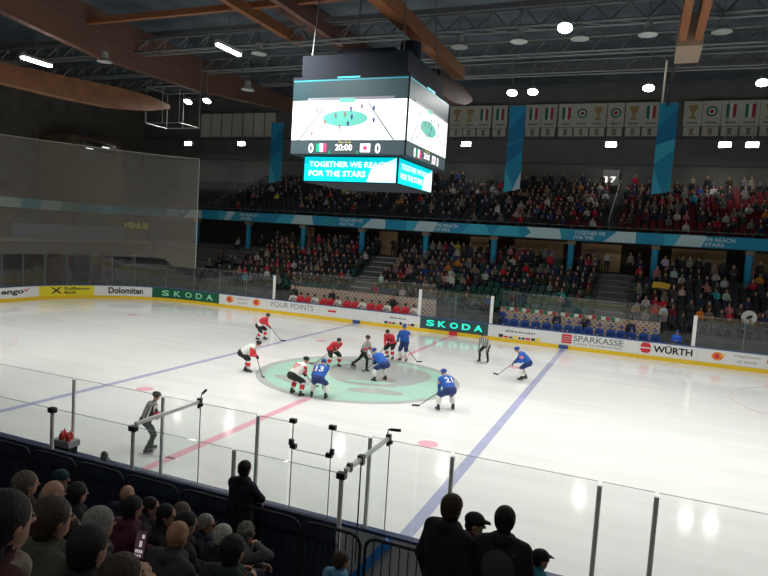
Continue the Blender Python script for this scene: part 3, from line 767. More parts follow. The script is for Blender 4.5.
for i in range(7):
    y, z = LR(i); b.box((-33, y, z), (-23.8 if i < 5 else -21.0, y+.30, z+.38))
b.build('benches', CONC_D, o)
b = MB()
for i in range(7):
    y, z = LR(i); b.box((-33+i*.3, y-.02, z+.38), (-24.2 if i < 4 else -20.8, y+.3, z+.41))
b.build('pale_boards', mat('dull_edge', (.20, .21, .21), .7), o)
# concourse wall, doors and pillars under the balcony
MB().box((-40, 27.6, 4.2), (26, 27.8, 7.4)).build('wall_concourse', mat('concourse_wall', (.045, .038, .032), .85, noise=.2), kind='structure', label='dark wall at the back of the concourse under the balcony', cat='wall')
tp = [(-18.9, -17.9), (-11.1, -9.3), (-2.6, -.6), (1.2, 5.5), (6.6, 9.6), (13.2, 16.9), (18.5, 22)]
for i, (a, c) in enumerate(tp):
    MB().box((a, 27.52, 4.6), (c, 27.6, 6.75)).build('wall_panel', TAN, loc=((a+c)/2, 27.56, 4.6), kind='structure', label=f'tan wooden wall panel at the back of the concourse, {nth(i+1)} from left', cat='wall panel')
for i, (a, c) in enumerate(((-1.0, .7), (5.2, 6.6), (10.2, 11.8))):
    MB().box((a, 27.5, 4.55), (c, 27.59, 6.6)).build('door_'+str(i+1), mat('dark_red_door', (.06, .014, .012), .7), kind='structure', label=f'dark red doorway in the concourse wall, {nth(i+1)} from left', cat='door')
PX = [-29.2, -23.2, -17.3, -11.45, -5.6, .15, 6.1, 12.0, 18.0, 24]
for i, X in enumerate(PX):
    o = empty('pillar', (X, 24.55, 4.4), f'bright blue wrapped pillar under the balcony front, {nth(i+1)} from left', 'pillar', 'balcony pillars')
    b = MB(); b.tube([(X, 24.55, 4.3), (X, 24.55, 6.55)], .24, 14); b.build('shaft', BANBLUE, o)
    b = MB(); b.box((X-.28, 24.27, 6.55), (X+.28, 24.83, 6.86)); b.build('capital', mat('beige_cap', (.25, .22, .17), .8), o)
# balcony slab and banner band
b = MB(); b.box((-39, 24.0, 6.9), (26, 33.6, 7.45))
for j in range(10):
    y, z = UR(j); b.box((-39, y, 7.45), (26, y+.8, z))
b.build('floor_upper_stand', CONC_D, kind='structure', label='stepped dark concrete of the upper far stand', cat='floor')
band = empty('balcony_banner', (-6, 23.95, 6.9), 'long blue printed banner along the far balcony front', 'banner')
FYY = 23.94
MB().box((-38.2, FYY, 6.90), (26, 23.995, 7.72)).build('cloth', BANBLUE, band)
BD = [.003]
def bandpoly(poly, m, d=.004):
    BD[0] += .0012; d = BD[0]
    MB().slab(poly, lambda x, z, t: (x, FYY-t, z), d).build('printed_patch', m, band)
x = -34.5; k = 0
PER = 13.1
def band_motif(x0, t):
    # one repeat of the banner's print (t = .. shapes right of the text)
    bandpoly([(x0+2.2, 6.91), (x0+3.1, 7.71), (x0+4.4, 7.71), (x0+4.4, 6.91)], BANPALE)
    bandpoly([(x0-1.9, 6.91), (x0-1.2, 7.71), (x0+.0, 7.71), (x0-.6, 6.91)], BANTEAL)
    bandpoly([(x0+4.4, 6.91), (x0+4.4, 7.71), (x0+6.3, 7.71), (x0+6.3, 6.91)], BANBLUE, .005)
    bandpoly([(x0+6.3, 6.91), (x0+6.3, 7.71), (x0+7.3, 7.71), (x0+6.9, 6.91)], BANCYAN)
    bandpoly([(x0+6.95, 6.91), (x0+7.35, 7.71), (x0+9.0, 7.71), (x0+8.7, 6.91)], BANPALE)
    b = MB(); text_into(b, 'TOGETHER WE', x0+.1, x0+2.3, 7.34, 7.6, lambda X, Z, d: (X, FYY-.05, Z), 0, .02); text_into(b, 'FOR THE', x0+.1, x0+1.5, 7.0, 7.25, lambda X, Z, d: (X, FYY-.05, Z), 0, .02)
    text_into(b, 'WE REACH', x0+8.75, x0+10.75, 7.34, 7.6, lambda X, Z, d: (X, FYY-.05, Z), 0, .02); text_into(b, 'STARS', x0+8.9, x0+10.1, 7.0, 7.25, lambda X, Z, d: (X, FYY-.05, Z), 0, .02)
    b.build('printed_text', mat('banner_text', (.62, .75, .78), .7), band)
for x0 in (-32.6, -13.5, 6.2): band_motif(x0, 0)
for x0 in (-25, -20.0, -2.5, 0.0, 18.9):
    bandpoly([(x0, 6.91), (x0+.7, 7.71), (x0+2.0, 7.71), (x0+2.4, 6.91)], BANTEAL if int(x0) % 2 else BANCYAN)
bandpoly([(-18.3, 6.91), (-17.9, 7.71), (-16.2, 7.71), (-16.0, 6.91)], BANPALE); bandpoly([(2.6, 6.91), (3.1, 7.3), (2.7, 7.71), (5.2, 7.71), (5.4, 6.91)], BANPALE)
o = empty('balcony_rail', (-6, 24.08, 7.72), 'steel hand rail with posts along the far balcony front', 'railing')
MB().tube([(-38, 24.1, 8.0), (26, 24.1, 8.0)], .028, 6).build('top_rail', STEEL, o)
MB().box((-38, 24.05, 7.45), (26, 24.12, 7.74)).build('kerb', mat('dark_maroon', (.06, .03, .03), .8), o)
for i in range(33): MB().tube([(-38+2*i, 24.1, 7.7), (-38+2*i, 24.1, 8.0)], .02, 5).build('post', STEEL, o)
o = empty('hand_rail', (8.9, 25, 7.6), 'pale stair hand rail rising through the upper far stand', 'railing')
MB().tube([(8.6, 24.6, 8.5), (8.9, 31.5, 12.2)], .035, 6).build('rail', mat('pale_rail', (.35, .33, .30), .6), o)
for j in range(4): MB().tube([(8.62+.09*j, 25.2+2*j, 7.6+1.1*j), (8.62+.09*j, 25.2+2*j, 8.75+1.08*j)], .025, 5).build('post', STEEL, o)
o = empty('hand_rail', (-26.6, 25, 7.6), 'dark stair hand rail at the left of the upper far stand', 'railing')
MB().tube([(-27.3, 24.6, 8.5), (-26.0, 30, 12.0)], .035, 6).build('rail', STEEL, o)
for j in range(4): MB().tube([(-27.2+.4*j, 25.1+1.6*j, 7.6+.9*j), (-27.2+.4*j, 25.1+1.6*j, 8.75+1.0*j)], .025, 5).build('post', STEEL, o)
# upper wall with banners and lamps
MB().box((-45, 33.6, 6.9), (26, 33.9, 20.5)).build('wall_far', WALLG, kind='structure', label='grey wall behind the upper far stand', cat='wall')
MB().box((-45, 33.3, 15.95), (26, 33.6, 16.15)).build('trim_1', mat('grey_ledge', (.12, .125, .12), .9), kind='structure', label='horizontal ledge under the hanging banners', cat='trim')
MB().box((-45, 33.45, 13.7), (26, 33.6, 13.85)).build('trim_2', mat('grey_ledge', (.12, .125, .12), .9), kind='structure', label='thin ledge below the wall lamps', cat='trim')
BY = 33.22
def hang(x, w, z0, z1, label, m=CLOTHW):
    o = empty('hanging_banner', (x, BY, z1), label, 'banner', 'banners on the far wall')
    b = MB(); b.box((x-w/2, BY, z0), (x+w/2, BY+.02, z1)); b.build('cloth', m, o)
    b = MB(); b.tube([(x-w/2, BY+.01, z1+.01), (x+w/2, BY+.01, z1+.01)], .02, 5); b.build('rod', STEEL, o)
    return o
def em(o, poly, m, d=.004): MB().slab(poly, lambda x, z, t: (x, BY-t, z), d).build('printed_emblem', m, o)
def shield(o, x, z):
    pts = lambda a, c: None
    for q, m in ((-1, FGRN), (0, FWHT), (1, FRED)):
        a = -.36+.24*(q+1); c = a+.24
        lo = lambda u: -.62+.30*abs(u)**1.6/.2
        em(o, [(x+a, z+.55), (x+a, z+max(-.62, -.62+1.5*a*a)), (x+c, z+max(-.62, -.62+1.5*c*c)), (x+c, z+.55)], m)
def roundel(o, x, z, r=.42):
    for i, (k, m) in enumerate(((1, FGRN), (.68, FWHT), (.38, FRED))): em(o, [(x+r*k*math.cos(2*PI*t/24), z+r*k*math.sin(2*PI*t/24)) for t in range(24)], m, .004+.002*i)
def trophy(o, x, z):
    em(o, [(x-.34, z+.55), (x-.3, z+.2), (x-.1, z-.1), (x-.07, z-.35), (x-.25, z-.45), (x-.25, z-.6), (x+.25, z-.6), (x+.25, z-.45), (x+.07, z-.35), (x+.1, z-.1), (x+.3, z+.2), (x+.34, z+.55)], GOLD)
LB = [(-6.3, 't'), (-5.0, 't'), (-3.65, 's'), (-2.15, 's'), (.9, 's'), (2.3, 's'), (3.8, 's'), (5.15, 'r'), (6.5, 't'), (7.95, 'r'), (9.4, 't'), (10.75, 's'), (13.95, 't'), (15.35, 'r'), (16.75, 's'), (18.1, 's'), (19.5, 't'), (20.9, 'r')]
for i, (x, k) in enumerate(LB):
    nm = {'t': 'golden trophy', 's': 'green-white-red shield', 'r': 'round tricolour target'}[k]
    o = hang(x, 1.36, 16.95, 19.0, f'pale hanging banner with {nm}, {nth(i+1)} right of the video cube')
    {'t': trophy, 's': shield, 'r': roundel}[k](o, x, 18.15)
    em(o, rect(x-.4, x+.4, 17.18, 17.3), mat('faded_print', (.22, .22, .21), .8))
    o = hang(x, 1.2, 16.16, 16.9, f'small pale banner in the lower row, {nth(i+1)} right of the video cube')
    em(o, [(x-.18, 16.8), (x-.12, 16.4), (x-.2, 16.25), (x+.2, 16.25), (x+.12, 16.4), (x+.18, 16.8)], mat('faded_gold', (.32, .26, .18), .8) if k != 's' else mat('faded_print', (.22, .22, .21), .8))
for i in range(7):
    x = -35.6+1.42*i; hang(x, 1.3, 16.2, 18.75, f'tall plain pale banner on the far wall left of the cube, {nth(i+1)} from left', CLOTHP)
# big blue hanging banners
for i, (X, zb) in enumerate(((-21.4, 10.6), (-9.6, 10.7), (.95, 10.45), (11.98, 10.6))):
    o = empty('column_banner', (X, 26, 17), ['leftmost tall blue banner hanging over the upper stand', 'tall blue banner mostly hidden behind the video cube', 'tall blue banner right of the video cube, white corner at bottom', 'tall blue banner at right, above the red seats'][i], 'banner', 'tall blue banners')
    w = .64; Y0 = 25.8; zt = 17.3 if i else 16.2
    b = MB(); b.slab([(X-w, zb), (X+w, zb+.28), (X+w, zt), (X-w, zt)], lambda x, z, t: (x, Y0+t, z), .05); b.build('cloth', BANBLUE, o)
    cd = [.004]
    def f(poly, m, d):
        cd[0] += .004; MB().slab(poly, lambda x, z, t: (x, Y0-t, z), cd[0]).build('printed_patch', m, o)
    f([(X-w, zb+.02), (X+w*.2, zb+.15), (X-w, zb+1.9)], BANCYAN, .004); f([(X+w, zb+.3), (X+w*.0, zb+.14), (X+w, zb+1.7)], BANPALE if i == 2 else BANTEAL, .004)
    f([(X-w, zb+2.3), (X+w, zb+3.3), (X+w, zb+4.2), (X-w, zb+3.6)], BANDEEP if i != 3 else BANCYAN, .004); f([(X-w, zt-1.9), (X+w, zt-.4), (X+w, zt-2.6), (X-w, zt-3)], BANDEEP, .004)
    MB().tube([(X-w, Y0+.02, zt+.03), (X+w, Y0+.02, zt+.03)], .04, 6).build('rod', STEEL, o)
# sign with bright figures on the upper wall
o = empty('gate_sign', (7.9, 32.9, 12.3), 'grey gate sign with bright white 17 at the back of the upper stand', 'sign')
MB().box((7.35, 32.9, 11.9), (8.7, 32.98, 13.25)).build('panel', mat('sign_grey', (.30, .31, .31), .7), o)
b = MB(); text_into(b, '1', 7.4, 7.75, 12.15, 12.65, lambda x, z, d: (x, 32.89, z), 0, .03); text_into(b, '7', 8.0, 8.45, 12.15, 12.65, lambda x, z, d: (x, 32.89, z), 0, .03)
b.build('printed_text', mat('lit_text', (1, 1, 1), .5, emit=1.1), o)

# ------------------------------------------------------------------ left end of the hall
MB().box((-45.3, -32, -.1), (-45, 34, 20.5)).build('wall_left', WALLB, kind='structure', label='dark brown wall at the left end of the hall', cat='wall')
MB().box((-45, -32, 6.75), (-38, 24.0, 7.6)).build('floor_left_gallery', CONC_D, kind='structure', label='gallery deck across the left end of the hall', cat='floor')
band = empty('gallery_banner', (-37.95, 10, 6.75), 'muted blue printed banner along the gallery at the left end', 'banner')
MB().box((-37.995, -20, 6.78), (-37.94, 24.0, 7.62)).build('cloth', BANTEAL, band)
for a, c, m in ((7.6, 9.4, BANTEAL), (9.4, 12.4, BANPALE), (12.4, 14.2, BANCYAN), (14.2, 16.4, BANPALE), (16.4, 18.2, mat('mint', (.18, .42, .38), .7)), (-8, -4, BANPALE), (-1, 4, BANCYAN), (21, 23.9, BANCYAN)):
    MB().slab([(a, 6.79), (c, 6.79), (c+.3, 7.61), (a+.2, 7.61)], lambda y, z, t: (-37.938+t, y, z), .005).build('printed_patch', m, band)
MB().box((-45, 19.6, 7.6), (-40.5, 25.9, 14.2)).build('wall_stair_tower', mat('tower_brown', (.20, .14, .10), .85, noise=.1), kind='structure', label='brown stair tower in the left corner of the hall', cat='wall')
b = MB(); b.box((-40.49, 20.6, 13.0), (-40.42, 25, 13.9)); b.build('window_1', mat('dark_window', (.02, .025, .03), .2), kind='structure', label='dark window high on the stair tower', cat='window')
MB().box((-40.45, 20.7, 12.1), (-40.40, 24.9, 12.75)).build('window_2', mat('grey_window', (.14, .14, .13), .5), kind='structure', label='pale window strip below the dark window', cat='window')
MB().box((-38.5, 12, 4.22), (-38.0, 23.9, 5.5)).build('platform_banner', mat('platform_blue', (.10, .22, .34), .7), loc=(-38.2, 19, 4.35), label='second lower blue banner on a platform at the left end', cat='banner')
MB().box((-39, -20, 3.95), (-38.0, 30, 4.22)).build('trim_3', mat('pale_beam', (.30, .29, .26), .8), kind='structure', label='pale horizontal beam across the left end', cat='trim')
MB().box((-44.9, -30, 0), (-38.3, 27.6, 3.95)).build('wall_left_lower', mat('lower_wall', (.11, .10, .09), .85, noise=.2), kind='structure', label='dark lower wall at the left end behind the glass', cat='wall')
MB().box((-45, 24, 3.95), (-38.3, 33.6, 6.8)).build('wall_left_corner', mat('corner_wall', (.14, .12, .10), .85), kind='structure', label='dark corner wall at left carrying the yellow sign', cat='wall')
MB().box((-45, -30, -.12), (-30.1, 17.4, 0)).build('floor_left_end', CONC_D, kind='structure', label='dark floor behind the left end boards', cat='floor')
for i, (a, c, m) in enumerate(((5.0, 8.0, DARK), (8.5, 10.5, DARK), (15.4, 17.0, mat('dull_red', (.12, .03, .025), .8)), (18.2, 20.2, DARK), (21.4, 22.6, mat('dull_red', (.12, .03, .025), .8)))):
    MB().box((-38.29, a, .2), (-38.2, c, 3.0)).build('door_'+str(i+4), m, kind='structure', label=f'doorway in the lower wall at the left end, {nth(i+1)} from left', cat='door')
o = empty('lit_sign', (-38.2, 26, 5.6), 'small sign with glowing yellow letters on the left corner wall', 'sign')
b = MB(); text_into(b, 'VENUE V', 24.1, 28.7, 5.45, 6.1, lambda y, z, d: (-38.24, y, z), 0, .03); b.build('lettering', mat('yellow_glow', (.6, .65, .05), .5, emit=.12), o)
MB().box((-38.30, 23.8, 5.3), (-38.26, 29.0, 6.25)).build('panel', mat('sign_brown', (.05, .045, .03), .8), o)
# protective netting that follows the boards
net = empty('safety_netting', (-28, 11, 3.4), 'large grey-brown protective net hanging behind the left end of the rink', 'net')
ns = [FX(-21.5)-i*.55 for i in range(43)]
vs = []; fs = []; tops = []
for i, s in enumerate(ns):
    t = i/42; zt = 11.42+.33*math.sin(min(1., t*1.25)*PI)
    zb = 2.86 if s > crn[1] else 3.43
    vs += [onboard(s, zb, -.065), onboard(s, zt, -.065)]; tops.append(onboard(s, zt, -.065))
for i in range(42): fs.append((2*i, 2*i+2, 2*i+3, 2*i+1))
b = MB(); b.add(vs, fs); b.build('mesh', NETM, net)
MB().tube(tops, .03, 6).build('top_cable', ROPE, net)
MB().tube([onboard(ns[0], 2.86, -.065), tops[0]], .03, 6).build('edge_rope', ROPE, net)

# ------------------------------------------------------------------ roof
MB().box((-45, -32, 20.5), (28, 34, 20.8)).build('ceiling', CEIL, kind='structure', label='dark roof deck over the arena', cat='ceiling')
MB().box((-45.3, -32.3, -.1), (28, -32, 20.5)).build('wall_near', CONC_D, kind='structure', label='dark wall behind the near stand', cat='wall')
MB().box((34, -32, -.1), (34.3, 34, 20.5)).build('wall_right', CONC_D, kind='structure', label='dark wall at the right end of the hall', cat='wall')
MB().box((28, -32, 20.5), (34.3, 34, 20.8)).build('ceiling_side', CEIL, kind='structure', label='dark roof deck over the right end', cat='ceiling')
def taper_beam(x, w, prof, mats, label):
    # prof: list of (y, z bottom, z top)
    o = empty('roof_beam', (x, prof[0][0], prof[0][1]), label, 'roof beam', kind='structure')
    poly = [(y, zb) for y, zb, zt in prof]+[(y, zt) for y, zb, zt in prof[::-1]]
    MB().slab(poly, lambda y, z, t: (x-w/2+t, y, z), w).build('timber', mats, o); return o
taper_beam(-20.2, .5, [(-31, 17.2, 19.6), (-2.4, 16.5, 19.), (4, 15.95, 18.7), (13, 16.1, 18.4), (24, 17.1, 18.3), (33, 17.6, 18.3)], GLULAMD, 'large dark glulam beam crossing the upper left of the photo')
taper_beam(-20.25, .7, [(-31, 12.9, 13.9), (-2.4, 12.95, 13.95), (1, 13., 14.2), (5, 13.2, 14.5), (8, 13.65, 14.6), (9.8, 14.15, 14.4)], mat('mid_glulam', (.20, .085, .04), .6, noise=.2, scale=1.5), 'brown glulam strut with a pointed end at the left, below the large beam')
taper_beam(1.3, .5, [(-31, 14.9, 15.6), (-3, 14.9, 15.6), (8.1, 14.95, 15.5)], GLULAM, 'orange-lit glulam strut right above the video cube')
taper_beam(1.3, .7, [(3.6, 13.2, 14.3), (5.7, 13.25, 14.4), (8.2, 13.6, 14.45), (9.6, 14.1, 14.3)], mat('glulam_dimmed_for_lamp', (.042, .015, .006), .8, noise=.2, scale=1.5), 'glulam strut with rounded pointed end just right of the video cube')  # timber colour darkened to offset the strong floodlight close by
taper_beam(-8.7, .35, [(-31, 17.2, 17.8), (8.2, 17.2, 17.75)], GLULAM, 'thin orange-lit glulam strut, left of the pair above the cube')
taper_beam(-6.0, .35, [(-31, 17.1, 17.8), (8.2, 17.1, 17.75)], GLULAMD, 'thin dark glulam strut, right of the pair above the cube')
taper_beam(-9.4, .5, [(-31, 18.9, 20.4), (33, 18.9, 20.4)], GLULAMD, 'dark glulam beam high under the roof behind the video cube')
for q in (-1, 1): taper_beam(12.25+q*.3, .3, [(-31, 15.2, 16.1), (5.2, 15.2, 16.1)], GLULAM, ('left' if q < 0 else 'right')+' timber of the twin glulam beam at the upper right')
o = empty('beam_shoe', (12, 6, 15.3), 'pale pointed bracket at the end of the twin glulam beam', 'bracket', kind='structure')
MB().slab([(4.4, 15.0), (4.4, 16.2), (6.8, 16.2), (7.6, 15.5), (7.0, 15.0)], lambda y, z, t: (11.75+t, y, z), 1.0).build('block', mat('bracket', (.36, .27, .2), .7), o)
MB().beam((11.85, 7.2, 15.6), (11.85, 25, 17.0), .16, .25).build('strut', mat('dark_strut', (.05, .05, .06), .6), o)
MB().tube([(11.45, 7.6, 15.3), (11.45, 16, 15.2)], .05, 6).build('tie_rod', mat('bright_rod', (.6, .55, .48), .4), o)
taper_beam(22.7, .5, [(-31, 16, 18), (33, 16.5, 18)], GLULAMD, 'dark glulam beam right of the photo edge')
o = empty('purlin', (-16, 2.9, 17.3), 'horizontal orange-lit timber tie between the large beam and the cube', 'roof beam', kind='structure')
MB().beam((-20.3, 2.9, 17.75), (1.5, 2.9, 17.75), .25, .32).build('timber', GLULAM, o)
for i, (Y, Z) in enumerate(((-1.5, 18.2), (6.9, 17.0), (13.5, 17.6), (20.5, 18.3))):
    o = empty('roof_truss', (-6, Y, Z), ['steel lattice truss nearest the camera under the roof', 'steel lattice truss crossing above the video cube', 'steel lattice truss behind the video cube', 'steel lattice truss close to the far banners'][i], 'roof truss', kind='structure')
    b = MB()
    for dy, dz in ((-.35, 0), (.35, 0), (0, .9)): b.tube([(-44, Y+dy, Z+dz), (28, Y+dy, Z+dz)], .07, 6)
    b.build('chords', STEEL, o)
    b = MB(); n = 45
    for k in range(n):
        x = -44+72*k/n; x2 = x+72/n
        b.tube([(x, Y-.35, Z), (x+.8, Y, Z+.9)], .035, 5); b.tube([(x+.8, Y, Z+.9), (x2, Y-.35, Z)], .035, 5); b.tube([(x, Y-.35, Z), (x2, Y+.35, Z)], .03, 5); b.tube([(x, Y+.35, Z), (x+.8, Y, Z+.9)], .035, 5)
    b.build('web', STEEL, o)
for i, (Y, Z) in enumerate(((10.2, 19.4), (17, 19.5), (24, 19.6), (29, 19.5))):
    MB().beam((-44, Y, Z), (28, Y, Z), .16, .3).build('roof_purlin', mat('purlin_steel', (.12, .12, .13), .6), loc=(-8, Y, Z), kind='structure', label=f'thin steel purlin under the roof deck, {nth(i+1)} behind the cube', cat='roof beam')
# speaker cage
o = empty('cage_frame', (-18.5, 9, 13), 'hanging white tube frame box below the large beam at upper left', 'frame')
b = MB(); X0, X1, Y0, Y1, Z0, Z1 = -20.3, -17.5, 8., 10.0, 12.85, 15.2
for x in (X0, (X0+X1)/2, X1):
    for y in (Y0, Y1): b.tube([(x, y, Z0), (x, y, Z1)], .024, 5)
for z in (Z0, Z1):
    for y in (Y0, Y1): b.tube([(X0, y, z), (X1, y, z)], .024, 5)
    for x in (X0, X1): b.tube([(x, Y0, z), (x, Y1, z)], .024, 5)
b.build('tubes', mat('pale_tube', (.30, .32, .32), .5), o)
MB().tube([(X0, Y0, Z1), (-19.9, 9, 17)], .02, 5).build('cable', STEEL, o); MB().tube([(X1, Y1, Z1), (-17, 9.5, 18.4)], .02, 5).build('cable', STEEL, o)
# floodlights: a housing, a lens, and a real lamp
def lamp_at(name, loc, energy, target, size, spread, col=(1, .975, .93), kind='DISK'):
    l = bpy.data.lights.new(name, 'AREA'); l.shape = kind; l.size = size; l.energy = energy; l.color = col; l.spread = spread
    o = bpy.data.objects.new(name, l); COL.objects.link(o); o.location = loc
    o.rotation_euler = (V(target)-V(loc)).to_track_quat('-Z', 'Y').to_euler(); return o
FLOOD_E = 275.
def wall_lamp(X, Y, Z, label, n=105):
    o = empty('wall_lamp', (X, Y, Z), label, 'lamp', 'rectangular lamps over the upper stand')
    b = MB(); b.box((X-.45, Y-.04, Z-.2), (X+.45, Y+.3, Z+.2)); b.build('housing', LAMPOFF, o)
    b = MB()
    for q in (-1, 1): b.beam((X-.4, Y-.1, Z+q*.11), (X+.4, Y-.1, Z+q*.11), .10, .14)
    b.build('lens', LAMPW, o)
    MB().tube([(X, Y+.1, Z+.2), (X, Y+.1, Z+4)], .02, 5).build('hanger', STEEL, o)
    lamp_at('wall_lamp_light', (X, Y-.2, Z-.1), n, (X, Y+.4, Z-6), .8, math.radians(170))
def flood(X, Y, label, kind='round', E_=None):
    Z = 15.; d = V((0, -.42 if Y > 0 else .42, -1)).normalized()
    lens = mat('round_lens', (1, .98, .92), .4, emit=30., ecol=(1, .97, .90)) if False else LAMPE
    if kind == 'tube':
        o = empty('strip_light', (X, Y, Z), label, 'floodlight', 'roof floodlights')
        MB().beam((X, Y-.95, Z+.13), (X, Y+.95, Z+.13), .30, .16).build('housing', LAMPOFF, o); MB().beam((X, Y-.9, Z), (X, Y+.9, Z), .30 if X < -15 else .16, .12).build('lens', LAMPE, o)
    else:
        o = empty('floodlight', (X, Y, Z), label, 'floodlight', 'roof floodlights')
        u, w = bas(d); b = MB(); c = V((X, Y, Z)); b.tube([c-d*.34, c-d*.2, c-d*.02], [.12, .22, .30], 14); b.build('housing', LAMPOFF, o)
        b = MB(); b.tube([c-d*.018, c+d*.02], .28, 16); b.build('lens', LAMPE, o)
    MB().tube([(X, Y, Z+.2), (X, Y, 17.4)], .02, 5).build('hanger', STEEL, o)
    lamp_at('floodlight_lamp', V((X, Y, Z))+d*.12, E_ or FLOOD_E, V((X*.92, Y, Z))+d*10, .5, math.radians(125))
VIS = [(-21.8, 1.0, 'long bright strip light at the upper left corner', 'tube'), (-8.6, 1.15, 'thin bright strip light left of the video cube', 'tube'), (7.56, 1.2, 'large bright floodlight at the top, right of centre', 'round'),
       (-19.85, 11.55, 'left floodlight of the pair beside the hanging frame', 'round'), (-18.1, 11.45, 'right floodlight of the pair beside the hanging frame', 'round'),
       (3.4, 11.7, 'left floodlight of the pair above the blue banner', 'round'), (4.6, 11.6, 'right floodlight of the pair above the blue banner', 'round'),
       (10.7, 11.5, 'single bright floodlight left of the right-hand blue banner', 'round'), (15.9, 11.1, 'bright floodlight at the right edge of the photo', 'round')]
for a in VIS: flood(*a)
for i, (x, y) in enumerate(((-10, 11.5), (22.5, 11.2), (-3, -4.5), (15.5, 1.2), (23.5, 1.2), (-22, -9.5), (-12, -9.5), (-3, -9.5), (7, -9.5), (15, -9.5), (23.5, -9.5))):  # unseen floods added to give the ice enough light
    flood(x, y, f'roof floodlight out of frame or behind the cube, {nth(i+1)} of the hidden row', 'round', FLOOD_E*(1.5 if y < 0 else 1.15))
for i, (x, y) in enumerate(((-31, -3), (-34, 1.5))):  # unseen floods added to brighten the left wall and net
    flood(x, y, f'roof floodlight over the left end outside the photo edge, {nth(i+1)} of two', 'round', 210)
for i, Y in enumerate((-6., 1.)):  # unseen lamps added to lift the dark left end wall
    wall_lamp(-38.5, Y, 18.6, 'lamp over the left gallery outside the photo edge, '+('first' if i else 'second')+' from the corner', 330)
for Y, Z in ((21.6, 13.15), (23.6, 13.55)):
    o = empty('wall_lamp', (-40.3, Y, Z), 'dim strip lamp at the stair tower window, '+('left' if Y < 22 else 'right')+' one', 'lamp')
    MB().box((-40.42, Y-.45, Z), (-40.25, Y+.45, Z+.1)).build('housing', LAMPOFF, o); MB().box((-40.40, Y-.4, Z-.06), (-40.27, Y+.4, Z)).build('lens', mat('dim_lens', (.9, .9, .9), .4, emit=2.), o)
def bell(X, Y, Z, label):
    o = empty('bell_lamp', (X, Y, Z), label, 'lamp', 'unlit bell lamps')
    MB().lathe((X, Y, Z), [(.0, .0), (.42, .0), (.40, .06), (.22, .18), (.16, .55), (0, .58)], 16).build('shade', LAMPOFF, o)
    MB().tube([(X, Y, Z+.55), (X, Y, Z+2)], .02, 5).build('hanger', STEEL, o)
BELLS = ((0, 2.2, 4.6, 15.55), (0, 4.84, 5.6, 15.95), (0, 7.64, 5.7, 15.95), (0, 10.55, 5.7, 15.95), (0, 13.5, 5.9, 15.95), (0, -8.5, 3.6, 15.5), (0, -12.6, 8.5, 14.9), (0, -18.1, 2.4, 15.2))
for i, (u, x, y, z) in enumerate(BELLS):
    bell(x, y, z, 'unlit grey bell lamp under the roof, '+['first right of the cube', 'second right of the cube', 'third right of the cube by the bright floodlight', 'just left of the twin beam', 'just right of the twin beam', 'left of the cube by the strip light', 'near the hanging frame', 'by the upper left strip light'][i])
for X, l in ((-4.3, 'right of the video cube'), (7.96, 'left of the right-hand blue banner'), (16.26, 'left of the pair at right'), (18.1, 'right of the pair at right'), (-28.4, 'under the plain pale banners at left'), (-35.3, 'at far left above the netting'), (-15, 'hidden behind the video cube')):
    wall_lamp(X, 30.1, 14.95, 'bright rectangular lamp over the upper stand, '+l)
for i, X in enumerate((-22, -10, 2, 8, 14, 22)):  # unseen lamp row added to light the camera side of the near posts
    wall_lamp(X, -28.5, 14.95, f'rectangular lamp over the near stand behind the camera, {nth(i+1)} from left', 150)

# ------------------------------------------------------------------ video cube
cube = empty('video_cube', (-.03, 0, 8.3), 'four-sided video scoreboard hanging over centre ice', 'scoreboard')
HOUS = mat('cube_housing', (.006, .012, .024), .8); PANEL = mat('score_panel', (.05, .085, .10), .5, emit=.05, ecol=(.3, .5, .6))
MB().box((-2.46, -2.46, 9.42), (2.46, 2.46, 12.5)).build('housing', HOUS, cube)
MB().box((-2.05, -2.05, 8.35), (2.05, 2.05, 9.42)).build('lower_housing', HOUS, cube)
b = MB(); b.box((-2.2, -2.2, 12.5), (2.2, 2.2, 12.62))
b.box((-2.25, -2.2, 12.62), (2.25, 2.2, 13.42)); b.tube([(1.7, -.6, 12.6), (1.7, -.6, 14.2)], .42, 12); b.box((-1.6, -.6, 13.2), (1.0, 1.2, 14.1)); b.build('loudspeakers', HOUS, cube)
b = MB()
for x in (-2, 2):
    for y in (-2, 2): b.tube([(x, y, 12.6), (x*.8, y*.8, 20.4)], .03, 5)
b.build('cables', STEEL, cube)
SCR = mat('screen_ice', (.8, .85, .85), .4, emit=.95, ecol=(.86, .95, .96)); SCRD = mat('screen_dark', (.02, .05, .06), .4, emit=.055, ecol=(.35, .75, .9))
SCRT = mat('screen_teal', (.1, .5, .42), .4, emit=.42, ecol=(.22, .62, .52)); SCRL = mat('screen_line', (.2, .25, .3), .4, emit=.22, ecol=(.35, .45, .5)); SCRP = mat('screen_pink', (.7, .3, .35), .4, emit=.8, ecol=(.95, .45, .5))
SCRC = mat('screen_cyan', (.0, .55, .62), .4, emit=.95, ecol=(.0, .68, .78)); SCRW = mat('screen_white', (.9, .9, .9), .4, emit=1.0, ecol=(1, 1, 1)); SCRB = mat('screen_blue', (.03, .06, .25), .4, emit=.2, ecol=(.1, .18, .5))
SCRR = mat('screen_red', (.7, .05, .15), .4, emit=.75, ecol=(.9, .08, .25)); SCRG = mat('screen_green', (.0, .4, .2), .4, emit=.5, ecol=(.0, .6, .3)); SCRM = mat('screen_pale', (.6, .85, .85), .4, emit=.95, ecol=(.72, .98, .98)); SCRY = mat('screen_yellow', (.6, .5, .1), .4, emit=.5, ecol=(.8, .7, .2))
